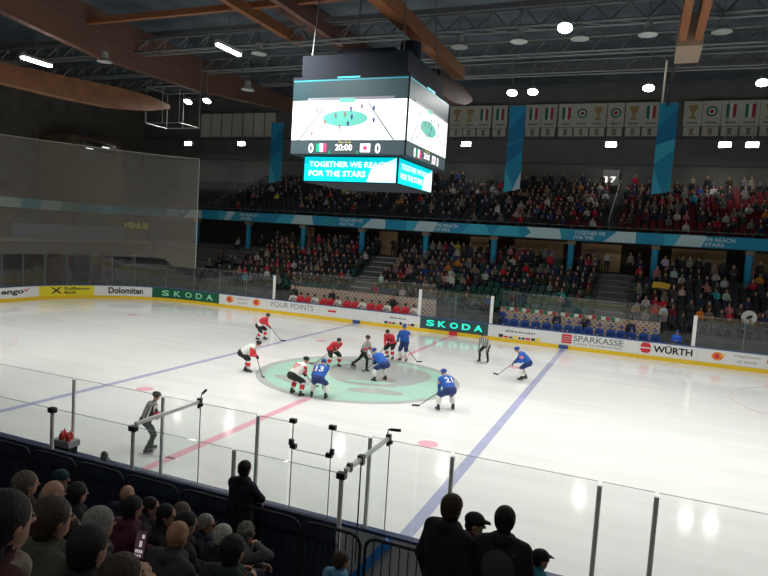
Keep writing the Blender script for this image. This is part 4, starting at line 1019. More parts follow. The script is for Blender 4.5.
for side, nm in enumerate(('front', 'right', 'rear', 'left')):
    ca, sa = math.cos(side*PI/2), math.sin(side*PI/2)
    def at(x, z, d, off=2.47): y = -off-d; return (x*ca-y*sa, x*sa+y*ca, z)
    def scr(name, poly, m, d, off=2.47, parent=cube, t=.004):
        b = MB(); b.slab(poly, lambda x, z, q: at(x, z, d+q, off), t); return b.build(name, m, parent)
    sc = scr('screen', rect(-2.42, 2.42, 9.97, 12.38), SCRD, 0)
    scr('picture', rect(-2.42, 2.42, 9.99, 11.55), SCR, .008, parent=sc)
    scr('picture', rect(-2.42, 2.42, 12.31, 12.36), mat('screen_band', (.02, .3, .4), .4, emit=.32, ecol=(.05, .5, .65)), .008, parent=sc); scr('picture', rect(-.5, .45, 12.40, 12.46), mat('screen_strip', (.02, .5, .6), .4, emit=.9, ecol=(.1, .8, .95)), .008, parent=sc)
    scr('picture', rect(-1.75, 1.9, 11.56, 11.66), mat('screen_hoarding', (.2, .25, .3), .4, emit=.16, ecol=(.7, .45, .55)), .008, parent=sc); scr('picture', rect(-.37, .28, 11.46, 11.62), SCRT, .016, parent=sc)
    scr('picture', blob(-.1, 10.83, .96, .31), SCRT, .016, parent=sc)
    scr('picture', [(-2.12, 10.0), (-2.04, 10.0), (-.86, 11.45), (-.91, 11.45)], SCRL, .02, parent=sc); scr('picture', [(1.93, 10.0), (2.01, 10.0), (.86, 11.45), (.81, 11.45)], SCRL, .02, parent=sc)
    scr('picture', [(-.13, 10.0), (-.07, 10.0), (-.075, 10.5), (-.115, 10.5)], SCRP, .022, parent=sc); scr('picture', [(-.12, 11.15), (-.08, 11.15), (-.085, 11.42), (-.115, 11.42)], SCRP, .016, parent=sc)
    for x, z, k in ((-1.32, 11.18, 0), (-.5, 10.95, 0), (.15, 11.2, 1), (.6, 11.28, 0), (1.1, 11.2, 1), (1.12, 10.75, 1), (-.95, 10.7, 0), (.05, 10.62, 1), (-.1, 11.0, 0), (.2, 10.88, 1), (-.3, 10.5, 0), (-1.5, 10.25, 0)):
        scr('picture', [(x-.03, z-.09), (x+.03, z-.09), (x+.05, z+.06), (x, z+.11), (x-.05, z+.06)], SCRB if k else mat('screen_figure', (.3, .2, .2), .4, emit=.2, ecol=(.5, .3, .3)), .028, parent=sc)
    sp = scr('score_strip', rect(-2.42, 2.42, 9.44, 9.95), PANEL, .002)
    def stext(s, x0, x1, z0, z1, m, parent, off=2.47, d=.016):
        b = MB(); text_into(b, s, x0, x1, z0, z1, lambda x, z, q: at(x, z, d, off), 0, .02); b.build('lettering', m, parent)
    stext('0', -1.62, -1.40, 9.48, 9.86, SCRW, sp); stext('0', 1.24, 1.46, 9.48, 9.86, SCRW, sp); stext('20:00', -.45, .28, 9.58, 9.83, SCRW, sp); stext('Period', -.3, .2, 9.87, 9.94, SCRY, sp)
    for i, m in enumerate((SCRG, SCRW, SCRR)): scr('flag', rect(-1.28+.15*i, -1.13+.15*i, 9.52, 9.85), m, .012, parent=sp)
    scr('flag', rect(.62, 1.04, 9.52, 9.85), SCRW, .012, parent=sp); scr('flag', blob(.83, 9.685, .09, .09), SCRR, .018, parent=sp)
    for x in (-.72, .48): scr('lamp', rect(x, x+.05, 9.46, 9.56), SCRG, .012, parent=sp)
    rb = scr('ribbon_screen', rect(-2.0, 2.0, 8.4, 9.38), SCRC, 0, 2.06)
    scr('picture', [(.78, 8.41), (1.98, 8.41), (1.98, 9.36), (1.5, 9.15), (.95, 8.95)], SCRM, .008, 2.06, rb)
    stext('TOGETHER WE REACH', -1.78, 1.7, 8.98, 9.2, SCRW, rb, 2.06); stext('FOR THE STARS', -1.78, .72, 8.6, 8.83, SCRW, rb, 2.06)

cube.scale = (1.03, 1.03, 1)
# ------------------------------------------------------------------ people on the ice
from mathutils.bvhtree import BVHTree
POSE = dict(
    crouch=dict(pel=(0, -.18, .76), chest=(0, .22, 1.10), head=(0, .42, 1.29), fl=(-.27, .03, .05), fr=(.27, .02, .05), look=(0, .55, 1)),
    deep=dict(pel=(0, -.22, .74), chest=(0, .24, 1.05), head=(0, .47, 1.22), fl=(-.30, .05, .05), fr=(.30, .0, .05), look=(0, .8, 1)),
    lean=dict(pel=(0, -.14, .80), chest=(0, .22, 1.18), head=(0, .39, 1.38), fl=(-.22, .10, .05), fr=(.20, -.10, .05), look=(0, .4, 1)),
    stand=dict(pel=(0, -.02, .96), chest=(0, .05, 1.44), head=(0, .11, 1.71), fl=(-.17, .02, .05), fr=(.17, .0, .05), look=(0, .1, 1)),
    glide=dict(pel=(0, -.24, .82), chest=(0, .24, 1.08), head=(0, .46, 1.24), fl=(-.06, -.05, .05), fr=(.10, .08, .05), look=(0, .6, 1)),
)
BADGE = mat('sleeve_badge', (.62, .22, .30), .8)
def kit(jersey, pants, sock, acc, sleeve=None, helmet=HELK, low=None):
    return dict(m=[jersey, pants, sock, SKATEB, SKIN, PBLACK, acc, sleeve or jersey, low or jersey, BADGE], hel=helmet)
RED = kit(JRED, PBLACK, JWHITE, JRED, None, HELK, JWHITE); WHT = kit(JWHITE, PBLACK, JWHITE, JRED, JRED, HELK)
BLU = kit(JBLUE, PBLUE, JWHITE, JWHITE, None, HELB); REF = kit(STRIPE, PBLACK, PBLACK, JRED, None, HELK); LIN = kit(STRIPEF, PBLACK, PBLACK, JRED, None, HELK)
def conform_text(me, s, c, rt, up, dirn, w, hgt, m, name, parent):
    bv = BVHTree.FromPolygons([v.co.copy() for v in me.vertices], [tuple(p.vertices) for p in me.polygons])
    vs, fs, tw, th = text_geo(s, .03); out = []
    for x, y in vs:
        p = V(c)+V(rt)*((x/tw-.5)*w)+V(up)*((y/th-.5)*hgt); hit = bv.ray_cast(p-V(dirn)*.6, V(dirn))
        q = hit[0] if hit[0] is not None else p-V(dirn)*.17
        out.append(tuple(q-V(dirn)*.012))
    nm = bpy.data.meshes.new(name); nm.from_pydata(out, [], fs); nm.materials.append(m); nm.update()
    return link_mesh(name, nm, parent)
def sticklab(l):
    w = ('hockey stick of the '+l.replace(' and black trousers', '').replace(' jersey', '')).replace(',', '').split()
    return ' '.join(w[:16])
def skater(pos, head_deg, pose, kt, label, stick=None, number=None, numcol=FWHT, hands=None, side=1, s=1.04, bulk=1.27, redband=False, turn=0., feet=None, numpos=.66, cat='hockey player', ovr=None, h=.026, sticklabel=None, twotone=False):
    P = dict(POSE[pose]); P.update(ovr or {}); a = math.radians(head_deg-90)
    fl, fr = (feet or (P['fl'], P['fr']))
    T = L = None
    inv = Matrix.Rotation(-a, 3, 'Z')
    sc = lambda v: tuple(np.array(v, float)*s)
    if stick is not None:
        B = inv @ (V((*stick, 0))-V((*pos, 0))); B = V((B.x, B.y, .03))
        ch = V(P['chest'])*s
        T = V((-side*.14, ch.y+.16, ch.z-.36)) if hands is None else V(hands[0])
        L = T+(B-T)*.27
        if (L-ch).length > .66: L = ch+(L-ch).normalized()*.66
        hd = {'r': L if side > 0 else T, 'l': T if side > 0 else L}
    else: hd = {'l': V(hands[0]), 'r': V(hands[1])}
    fw = np.array([math.sin(-turn), math.cos(turn), -.18])
    f, J = body(sc(P['pel']), sc(P['chest']), sc(P['head']), {k: tuple(v) for k, v in hd.items()}, {'l': sc(fl), 'r': sc(fr)}, fw=fw, m=dict(top=0, leg=1, sock=2, shoe=3, skin=4, hand=4, sleeve=7, low=8), bulk=bulk, s=s, lookup=P['look'], hand=(stick is None), skates=True, kneepole=(0, 1, .3))
    for q in 'lr':
        K, A = J['K'+q], J['A'+q]
        if kt in (RED, WHT, BLU): f.cap(K*.62+A*.38, K*.45+A*.55, .073*s*bulk, .068*s*bulk, 6)
        f.cap(A, A+np.array([0, 0, -.03]), .045*s, .045*s, 3)
    if redband:
        for q in 'lr': f.cap(J['S'+q]*.42+J['E'+q]*.58, J['S'+q]*.2+J['E'+q]*.8, .066*s*bulk, .064*s*bulk, 6)
    if kt is BLU: f.cap(J['Sl']*.75+J['El']*.25, J['Sl']*.5+J['El']*.5, .067*s*bulk, .063*s*bulk, 9)
    if twotone: f.cap(J['chest']-J['lx']*.16+J['up']*.02, J['chest']+J['lx']*.16+J['up']*.02, .105*bulk, .105*bulk, 6)
    me = fig_mesh('person', [(f, h)], kt['m'])
    o = link_mesh('person', me, None, (*pos, 0), a, label=label, cat=cat, group='people on the ice')
    # helmet with a rim, ear covers and straps as one shell
    hf = Fig(.02); R = J['R']; up = R[:, 2]; fwd = R[:, 1]; rt = R[:, 0]; H = J['head']
    hf.ell(H+up*.045*s-fwd*.008*s, (.098*s, .122*s, .088*s), 0, R); hf.cap(H+up*.03*s+fwd*.1*s, H+up*.03*s+fwd*.112*s, .03*s, .02*s, 0)
    for q in (-1, 1): hf.ell(H+rt*q*.082*s-up*.01*s-fwd*.01*s, (.016*s, .04*s, .05*s), 0, R)
    link_mesh('helmet', fig_mesh('helmet', [(hf, .016)], [kt['hel']]), o)
    mb = MB(); face_details(mb, H, R, s); mb.build('face_features', [EYE, LIPS], None).parent = o
    # skates
    for q in 'lr':
        A, fd = J['A'+q], J['F'+q]; g = Fig(.02); z = np.array([0, 0, 1.])
        g.cap(A+z*.05, A-z*.06*s, .058*s, .05*s, 0); g.cap(A-fd*.05*s-z*.055*s, A+fd*.13*s-z*.065*s, .05*s, .042*s, 0)
        sk = link_mesh('skate', fig_mesh('skate', [(g, .018)], [kt['m'][3]]), o)
        gz = A[2]-.108*s; b = MB(); b.beam((A[0]-fd[0]*.12, A[1]-fd[1]*.12, gz/2+.001), (A[0]+fd[0]*.18, A[1]+fd[1]*.18, gz/2+.001), .014, max(gz, .03)); bl = b.build('skate_blade', BLADE, None); bl.parent = sk
    if stick is not None:
        for q in 'lr':
            W, E_ = J['W'+q], J['E'+q]; g = Fig(.012); d = (W-E_)/np.linalg.norm(W-E_)
            ax = np.array(B-T); ax = ax/np.linalg.norm(ax); n = np.cross(d, ax); n = -n if n[2] > 0 else n
            g.cap(W-d*.08*s, W, .052*s, .05*s, 0); hand_prims(g, W-d*.01, d, n+.01, 1 if q == 'r' else -1, 0, 1.1*s, 1.1, .017)
            link_mesh('glove', fig_mesh('glove', [(g, .013)], [PBLUE if kt is BLU else PBLACK]), o)
        rot = Matrix.Rotation(a, 3, 'Z'); w = lambda p: rot @ V(p)+V((*pos, 0))
        g1 = np.array(J['Wl'])+(J['Wl']-J['El'])/np.linalg.norm(J['Wl']-J['El'])*.06; g2 = np.array(J['Wr'])+(J['Wr']-J['Er'])/np.linalg.norm(J['Wr']-J['Er'])*.06
        top, low = (g1, g2) if side > 0 else (g2, g1)
        tw, lw, bw = w(top), w(low), V((*stick, .03)); t2 = tw+(tw-lw).normalized()*.1
        so = MB().tube([t2, tw, lw, bw], .016, 8).build('hockey_stick', SHAFT, loc=tuple(tw), label=sticklabel or ('stick of the '+label.split(' with ')[0].split(',')[0]+' '+' '.join(label.split()[-5:])) if False else sticklab(label), cat='hockey stick', group='hockey sticks')
        bd = (bw-lw); bd.z = 0; bd.normalize(); b = MB(); b.beam(bw-bd*.02, bw+bd*.27+V((0, 0, .01)), .025, .07); b.build('blade', BLKTXT, so)
        MB().tube([t2-(tw-lw).normalized()*.01, t2+(tw-lw).normalized()*.012], .022, 8).build('knob', FWHT, so)
    if number:
        c = J['chest']*numpos+J['pel']*(1-numpos); conform_text(me, number, c, J['lx'], J['up'], J['fwd'], .13*len(number)+.05, .25, numcol, 'jersey_number', o)
    return o
skater((-8.4, 4.85), 5, 'lean', RED, 'player in red jersey and black trousers skating alone by left blue line', (-7.34, 5.32), twotone=False, turn=.1, ovr=dict(fl=(-.16, .16, .05), fr=(.14, -.14, .05)))
skater((-4.35, -2.3), 28, 'glide', WHT, 'player with white back and red sleeve bending forward, left edge of circle', (-3.29, -2.68), side=-1)
skater((-.62, -4.4), 68, 'crouch', WHT, 'player in white jersey numbered 27 with one red sleeve, seen from behind', (-.55, -2.95), number='27', numcol=REDTXT, turn=-.5)
skater((.32, -4.3), 100, 'crouch', BLU, 'player in blue jersey numbered 13 seen from behind at circle edge', (-.22, -2.95), number='13', turn=.3)
skater((-1.8, 1.05), -35, 'crouch', RED, 'player in red jersey crouching at far left rim of the circle', (-2.75, .9), side=-1, hands=[(.2, .3, .92)], turn=.2)
skater((-.50, 1.3), -10, 'deep', LIN, 'linesman in grey stripes bending over to drop the puck', None, hands=[(-.12, .62, .62), (.16, .66, .60)], redband=True, bulk=1.0, ovr=dict(pel=(-.05, .12, .90), chest=(.10, .34, 1.26), head=(.08, .36, 1.52)), feet=((.10, -.46, .05), (.04, .36, .05)), cat='referee')
skater((1.15, -.2), 158, 'deep', BLU, 'player in blue bending at the face-off dot, seen from behind', (-.15, .95), number=None, side=-1)
skater((-.4, 4.75), -100, 'lean', RED, 'player in red jersey leaning forward beyond the circle, facing the camera', (-.95, 3.9), turn=.0)
skater((.4, 4.6), -95, 'stand', BLU, 'player in blue standing upright beyond the circle on the red line', (1.05, 4.85), side=-1, hands=[(.26, .22, 1.12)], turn=.4)
skater((3.95, 7.25), -105, 'lean', LIN, 'linesman in grey stripes with hands on knees before the glowing panel', None, hands=[(-.24, .24, .62), (.24, .24, .62)], bulk=1.0, ovr=dict(pel=(0, -.2, .84), chest=(0, .18, 1.20), head=(0, .34, 1.42), fl=(-.22, -.02, .05), fr=(.22, .06, .05)), cat='referee')
skater((6.55, 4.3), 190, 'lean', BLU, 'player in blue leaning left beside the right blue line', (5.31, 4.53), ovr=dict(pel=(0, -.2, .80), chest=(0, .18, 1.16), head=(0, .38, 1.35)), turn=0, redband=False)
skater((5.0, -2.95), 135, 'crouch', BLU, 'player in blue jersey numbered 21 seen from behind, nearest on the right', (3.95, -3.05), number='21', side=-1, turn=.5, ovr=dict(fl=(-.34, .0, .05), fr=(.26, .0, .05)))
skater((-.80, -11.95), 62, 'stand', REF, 'referee in black and white stripes with red armbands near the glass', None, hands=[(-.12, .3, 1.02), (.14, .3, 1.06)], redband=True, bulk=1.04, s=.99, ovr=dict(pel=(0, -.12, .90), chest=(0, .08, 1.33), head=(.0, .17, 1.57), fl=(-.12, .12, .05), fr=(.12, -.10, .05)), cat='referee', h=.02)

# ------------------------------------------------------------------ bench players and staff
def proto_mesh(kind, var, mats, h, hair=True, helmet=False, lod=1):
    """simple seated or standing figures seen from far away; slot 5 is hair"""
    r = random.Random(var*7+len(kind))
    if kind == 'sit':
        ln = r.uniform(-.03, .14)
        pel = (0, -.02, .50); chest = (0, .02+ln*.5, .96); head = (r.uniform(-.03, .03), .05+ln, 1.21)
        hs = [{'l': (-.14, .34, .62), 'r': (.14, .34, .62)}, {'l': (-.05, .30, .68), 'r': (.07, .30, .66)}, {'l': (-.16, .30, .60), 'r': (.10, .26, 1.05)}, {'l': (-.12, .30, .85), 'r': (.12, .30, .86)}, {'l': (-.18, .34, .58), 'r': (.18, .32, .60)}][var % 5]
        ft = {'l': (-.13, .42, 0), 'r': (.13, .44, 0)}; kp = (0, .6, 1)
    else:
        pel = (0, 0, .93); chest = (0, .02, 1.42); head = (r.uniform(-.03, .03), .05, 1.68)
        hs = [{'l': (-.26, .05, .85), 'r': (.26, .05, .85)}, {'l': (-.05, .26, 1.15), 'r': (.08, .25, 1.12)}, {'l': (-.25, .06, .86), 'r': (.14, .28, 1.35)}][var % 3]
        ft = {'l': (-.11, 0, 0), 'r': (.11, .03, 0)}; kp = (0, 1, .1)
    t = r.uniform(-.5, .5)
    f, J = body(pel, chest, head, hs, ft, fw=(math.sin(t), math.cos(t), -.05), m=dict(top=0, leg=1, sock=2, shoe=3, skin=4, hand=4, sleeve=0), kneepole=kp, bulk=1.08, face=lod > 0)
    R = J['R']; H = J['head']; up = R[:, 2]; fw = R[:, 1]
    if helmet: f.ell(H+up*.045, (.10, .12, .09), 5, R)
    elif hair: f.ell(H+up*.035-fw*.022, (.088, .098, .092), 5, R); 
    if hair and var % 2 and not helmet: f.ell(H-up*.05-fw*.05, (.085, .06, .11), 5, R)
    me = fig_mesh('person', [(f, h)], mats)
    if OC in mats: me.transform(Matrix.Diagonal((.86, .9, .94, 1)))
    return me
redb = [proto_mesh('sit', v, [JRED, PBLACK, JWHITE, SKATEB, SKIN, HELK], .034, helmet=True) for v in (0, 1, 4)]
whtb = proto_mesh('sit', 3, [JWHITE, PBLACK, JWHITE, SKATEB, SKIN, HELK], .034, helmet=True)
blub = [proto_mesh('sit', v, [mat('bench_blue', (.016, .06, .24), .8), PBLUE, JBLUE, SKATEB, SKIN, HELB], .034, helmet=True) for v in (0, 1, 4)]
stf = [proto_mesh('stand', v, [mat('staff_black', (.02, .022, .03), .8), PBLACK, PBLACK, SHOE, SKIN, HAIRK], .034) for v in range(3)]
stb = proto_mesh('stand', 1, [mat('staff_navy', (.02, .05, .16), .8), PBLACK, PBLACK, SHOE, SKIN, HAIRB], .034)
npeople = 13
x = -13.0; i = 0
while x < -3.0:
    i += 1; me = whtb if i % 3 == 1 else redb[i % 3]
    link_mesh('person', me, None, (x, 16.1, .36), PI+rng.uniform(-.4, .4), label=('white' if me is whtb else 'red')+f'-jerseyed player on the left bench, {nth(i)} from left', cat='hockey player', group='players on the left bench'); x += rng.uniform(.60, .72); npeople += 1
x = 3.2; j = 0
while x < 12.6:
    j += 1; link_mesh('person', blub[j % 3], None, (x, 16.1, .36), PI+rng.uniform(-.4, .4), label=f'blue-jerseyed player on the right bench, {nth(j)} from left', cat='hockey player', group='players on the right bench'); x += rng.uniform(.58, .72); npeople += 1
for k, (X, Y, l) in enumerate(((-13.3, 16.7, 'at left end of the red bench'), (-10.1, 16.8, 'left, behind the red bench'), (-5.2, 16.8, 'right, behind the red bench'))):
    link_mesh('person', stf[k % 3], None, (X, Y, .30), PI, label='coach in dark jacket standing '+l, cat='coach', group='coaches'); npeople += 1
for k, (X, Y, l) in enumerate(((2.95, 16.2, 'in navy jacket at left end of the blue bench'), (6.4, 16.8, 'in dark jacket, left of two together behind blue bench'), (8.2, 16.8, 'in dark jacket, right of two together behind blue bench'), (10.9, 16.8, 'in dark jacket near right end of the blue bench'))):
    link_mesh('person', stb if k == 0 else stf[k % 3], None, (X, Y, .30), PI+.2*k-.3, label='coach standing '+l, cat='coach', group='coaches'); npeople += 1
yel = proto_mesh('stand', 1, [mat('bib_blue', (.03, .12, .55), .8), mat('bib_yellow', (.75, .62, .06), .8), PBLUE, SKATEB, SKIN, HELB], .034, helmet=True)
link_mesh('person', yel, None, (13.5, 15.75, .05), PI, label='goalkeeper in blue with yellow pads at right end of the blue bench', cat='hockey player'); npeople += 1

# ------------------------------------------------------------------ spectators in the far stands
COLS = [('black', (.022, .023, .026), 19), ('navy', (.022, .03, .06), 19), ('charcoal', (.045, .048, .052), 17), ('grey', (.15, .15, .15), 10), ('brown', (.06, .038, .025), 8), ('olive', (.045, .05, .035), 4),
        ('red', (.42, .02, .04), 5), ('white', (.50, .50, .48), 7), ('blue', (.025, .07, .24), 2), ('beige', (.28, .22, .16), 5), ('pink', (.40, .15, .17), 2), ('maroon', (.12, .015, .025), 3), ('orange', (.55, .20, .03), .8), ('yellow', (.60, .58, .05), .4), ('turquoise', (.03, .28, .36), .4)]
HAIRS = [('dark', HAIRK), ('brown', HAIRB), ('grey', HAIRG), ('fair', HAIRY)]
CW = np.array([c[2] for c in COLS], float); CW /= CW.sum()
SITM = [[proto_mesh('sit', v, [OC, JEANS, JEANS, SHOE, SKIN if v % 2 else SKIN2, HAIRK], .045)] for v in range(5)]
STDM = [[proto_mesh('stand', v, [OC, JEANS, JEANS, SHOE, SKIN, HAIRK], .045)] for v in range(3)]
for L_ in SITM+STDM:
    for nm, hm in HAIRS[1:]:
        c = L_[0].copy(); c.materials[5] = hm; L_.append(c)
def seat_mesh():
    b = MB(); b.box((-.21, -.22, .40), (.21, .20, .45)); b.slab([(-.21, .44), (.21, .44), (.21, .80), (.16, .86), (-.16, .86), (-.21, .80)], lambda x, z, t: (x, -.22-t-(z-.44)*.18, z), .04); b.box((-.05, -.2, 0), (.05, -.12, .42))
    return b.mesh('seat', SEATM)
SEAT = seat_mesh()
CAMP = V((11.27212, -25.08041, 6.30321))
cand = []; seats = []
def occ(tier, X, r):
    if tier == 'lower':
        if X < -24.2: return 0.
        if X < -20.6: return .35 if r < 4 else .15
        if X < -10: return .93 if r else .75
        if X < -2: return .93
        if X < 8.5: return (.14, .20, .42, .75, .85, .9, .9, .85, .85)[r]
        if X < 16: return (.55, .55, .72, .62, .72, .6, .75, .85, .85)[r]
        return (.55, .5, .35, .22, .22, .35, .6, .8, .85)[r]
    if X < -27: return 0.
    if X < -19: return .10 if r < 3 else .35
    if X < -8: return .48
    if X < 0: return .62 if r > 1 else .45
    if X < 8.5: return .8 if r else .6
    if X < 11: return .55
    return (.35, .45, .75, .75, .7, .45, .5, .7, .75, .7)[r]
def section(tier, X):
    if tier == 'lower':
        if X < -9.95: return 'lower left', -9.95
        if X < 8.4: return 'lower centre', -7.95
        return 'lower right', 10.45
    return ('upper centre', 8.4) if X < 8.7 else ('upper right', 9.2)
for tier, nr, f_ in (('lower', 9, LR), ('upper', 10, UR)):
    for r in range(nr):
        y, z = f_(r); cnt = {}
        X = -27.2
        slots = []
        while X < 22.5:
            bad = (tier == 'lower' and (-10.1 < X < -7.75 or 8.25 < X < 10.65)) or (tier == 'upper' and 8.4 < X < 9.3)
            if r >= nr-2 and tier == 'lower' and min(abs(X-q) for q in PX) < .52: bad = True
            if not bad: slots.append(X)
            X += .54
        for X in slots:
            sec, x0 = section(tier, X); k = int(abs(X-x0)/.54)+1
            p_ = rng.rand(); xx = X+rng.uniform(-.06, .06)
            pos = (xx, y+.42, z)
            empt = p_ > occ(tier, X, r)
            seats.append((empt, tier, X, r, (X, y+.44, z), sec, k))
            if not empt:
                ci = rng.choice(len(COLS), p=CW)
                if tier == 'upper' and X < -3 and rng.rand() < .6: ci = rng.choice([0, 1, 1, 2])
                if tier == 'lower' and X < 0 and rng.rand() < .04: ci = 6
                if tier == 'lower' and X > 8.5 and r < 4 and rng.rand() < .12: ci = 6
                st = rng.rand() < (.10 if r < nr-1 else .5)
                cand.append((pos, tier, r, sec, k, ci, rng.randint(4), st, rng.randint(15)))
for X in np.arange(-18, 21, .62):
    if rng.rand() < .62:
        ci = 14 if -.2 < X < 1.6 and rng.rand() < .8 else (13 if -3.2 < X < -2.4 else rng.choice(len(COLS), p=CW))
        cand.append(((X+rng.uniform(-.2, .2), 25.7+rng.uniform(0, .9), 4.55), 'walk', 9, 'balcony walkway', int((X+18)/.62)+1, ci, rng.randint(4), True, rng.randint(15)))
cand.sort(key=lambda c: (V(c[0])-CAMP).length)
NEARN = 27
MAXP = 304-npeople-NEARN
for c in cand[:MAXP]:
    pos, tier, r, sec, k, ci, hi, st, v = c
    me = (STDM[v % 3] if st else SITM[v % 5])[hi]
    if tier == 'walk': lab = f'standing person in {COLS[ci][0]}, {HAIRS[hi][0]} hair, on walkway under balcony, {nth(k)} place from left'
    else: lab = f'{COLS[ci][0]}-clad {"standing " if st else ""}person with {HAIRS[hi][0]} hair, {sec} stand, {nth(r+1)} row, {nth(k)} from stairs'
    o = link_mesh('person', me, None, pos, PI+rng.uniform(-.45, .45), label=lab, cat='spectator', group='spectators in the far stands')
    o.color = (*[min(1, q*rng.uniform(.8, 1.25)) for q in COLS[ci][1]], 1)
# the rest of the crowd
cm = [mat('crowd_'+c[0], c[1], .85) for c in COLS]+[JEANS, SHOE, SKIN]+[h[1] for h in HAIRS]
def geo_of(me):
    co = np.empty(len(me.vertices)*3); me.vertices.foreach_get('co', co)
    n = len(me.polygons); lv = np.empty(n*4, int); me.polygons.foreach_get('vertices', lv); mi = np.empty(n, int); me.polygons.foreach_get('material_index', mi)
    return co.reshape(-1, 3), lv.reshape(-1, 4), mi
low = {}
for kind, n in (('sit', 5), ('stand', 3)):
    for v in range(n): low[kind, v] = geo_of(proto_mesh(kind, v, [OC]*6, .072, lod=0))
VV = []; FF = []; MM = []; off = 0
for pos, tier, r, sec, k, ci, hi, st, v in cand[MAXP:]:
    co, fa, mi = low['stand' if st else 'sit', v % 3 if st else v % 5]; a = PI+rng.uniform(-.45, .45)
    VV.append(co@rot2(a).T+np.array(pos)); FF.append(fa+off); off += len(co)
    nC = len(COLS); MM.append(np.array([ci, nC, nC, nC+1, nC+2, nC+3+hi])[mi])
me = bpy.data.meshes.new('crowd'); me.from_pydata(np.concatenate(VV).tolist(), [], np.concatenate(FF).tolist())
for m in cm: me.materials.append(m)
me.polygons.foreach_set('material_index', np.concatenate(MM).tolist()); me.polygons.foreach_set('use_smooth', [True]*len(me.polygons)); me.update()
link_mesh('crowd', me, kind='stuff', label='dense crowd of small seated spectators filling the upper and rear far stands', cat='crowd')
# seats: empty ones first, nearest first; the rest of them as one object
def seat_col(tier, X): return (.02, .085, .068) if tier == 'lower' and X < 8.4 else ((.012, .02, .03) if tier == 'lower' else ((.17, .012, .016) if X > 5.5 else (.03, .04, .05)))
seats = [s for s in seats if not (s[1] == 'lower' and s[2] < -20.5)]
seats.sort(key=lambda s: (not s[0], (V(s[4])-CAMP).length))
for e, tier, X, r, pos, sec, k in seats[:300]:
    c = seat_col(tier, X); nm = {(.02, .085, .068): 'dark green', (.012, .02, .03): 'dark navy', (.17, .012, .016): 'red', (.03, .04, .05): 'dark grey'}[c]
    o = link_mesh('stadium_seat', SEAT, None, pos, PI, label=f'{"empty " if e else ""}{nm} plastic seat, {sec} stand, {nth(r+1)} row, {nth(k)} from stairs', cat='seat', group='seats of the far stands'); o.color = (*c, 1)
scs = [(.02, .085, .068), (.012, .02, .03), (.17, .012, .016), (.03, .04, .05)]
sv, sf = np.array([v.co[:] for v in SEAT.vertices]), [tuple(p.vertices) for p in SEAT.polygons]
mb = MB()
for e, tier, X, r, pos, sec, k in seats[300:]:
    mb.add((sv*np.array([-1, -1, 1])+np.array(pos)).tolist(), sf, scs.index(seat_col(tier, X)))
mb.build('stadium_seats', [mat('seat_%d' % i, c, .5) for i, c in enumerate(scs)], kind='stuff', label='remaining rows of plastic seats mostly hidden under the far crowd', cat='seats')
# odd things in the stands
b = MB(); b.tube([(17.55, 18.75, 2.75), (17.5, 18.45, 2.75)], .42, 20); o = b.build('drum', mat('drum_skin', (.72, .72, .70), .5), loc=(17.5, 18.6, 2.3), label='white drum with black mark held up in the lower right stand', cat='drum')
b = MB(); b.slab(blob(17.52, 2.78, .22, .10, .5), lambda x, z, t: (x, 18.43-t, z), .01); b.build('printed_mark', BLKTXT, o)
b = MB(); b.slab([(11.95, 3.95), (12.4, 4.02), (13.0, 3.96), (13.1, 4.3), (12.5, 4.42), (12.0, 4.38)], lambda x, z, t: (x, 20.6+t+.04*math.sin(x*6), z), .05)
b.build('flag_cloth', mat('yellow_cloth', (.60, .36, .03), .8), loc=(12.5, 20.6, 3.95), label='yellow-orange cloth spread over laps in the lower right stand', cat='flag')
for X, l in ((-1.3, 'left'), (.9, 'middle'), (5.9, 'right')):
    o = empty('hand_rail', (X, 25.3, 4.55), f'low steel rail at the front of the walkway under the balcony, {l} one', 'railing')
    MB().tube([(X-1.0, 25.3, 5.55), (X+1.2, 25.3, 5.55)], .025, 6).build('top_rail', STEEL, o)
    for q in (-.9, 1.1): MB().tube([(X+q, 25.3, 4.55), (X+q, 25.3, 5.55)], .022, 5).build('post', STEEL, o)

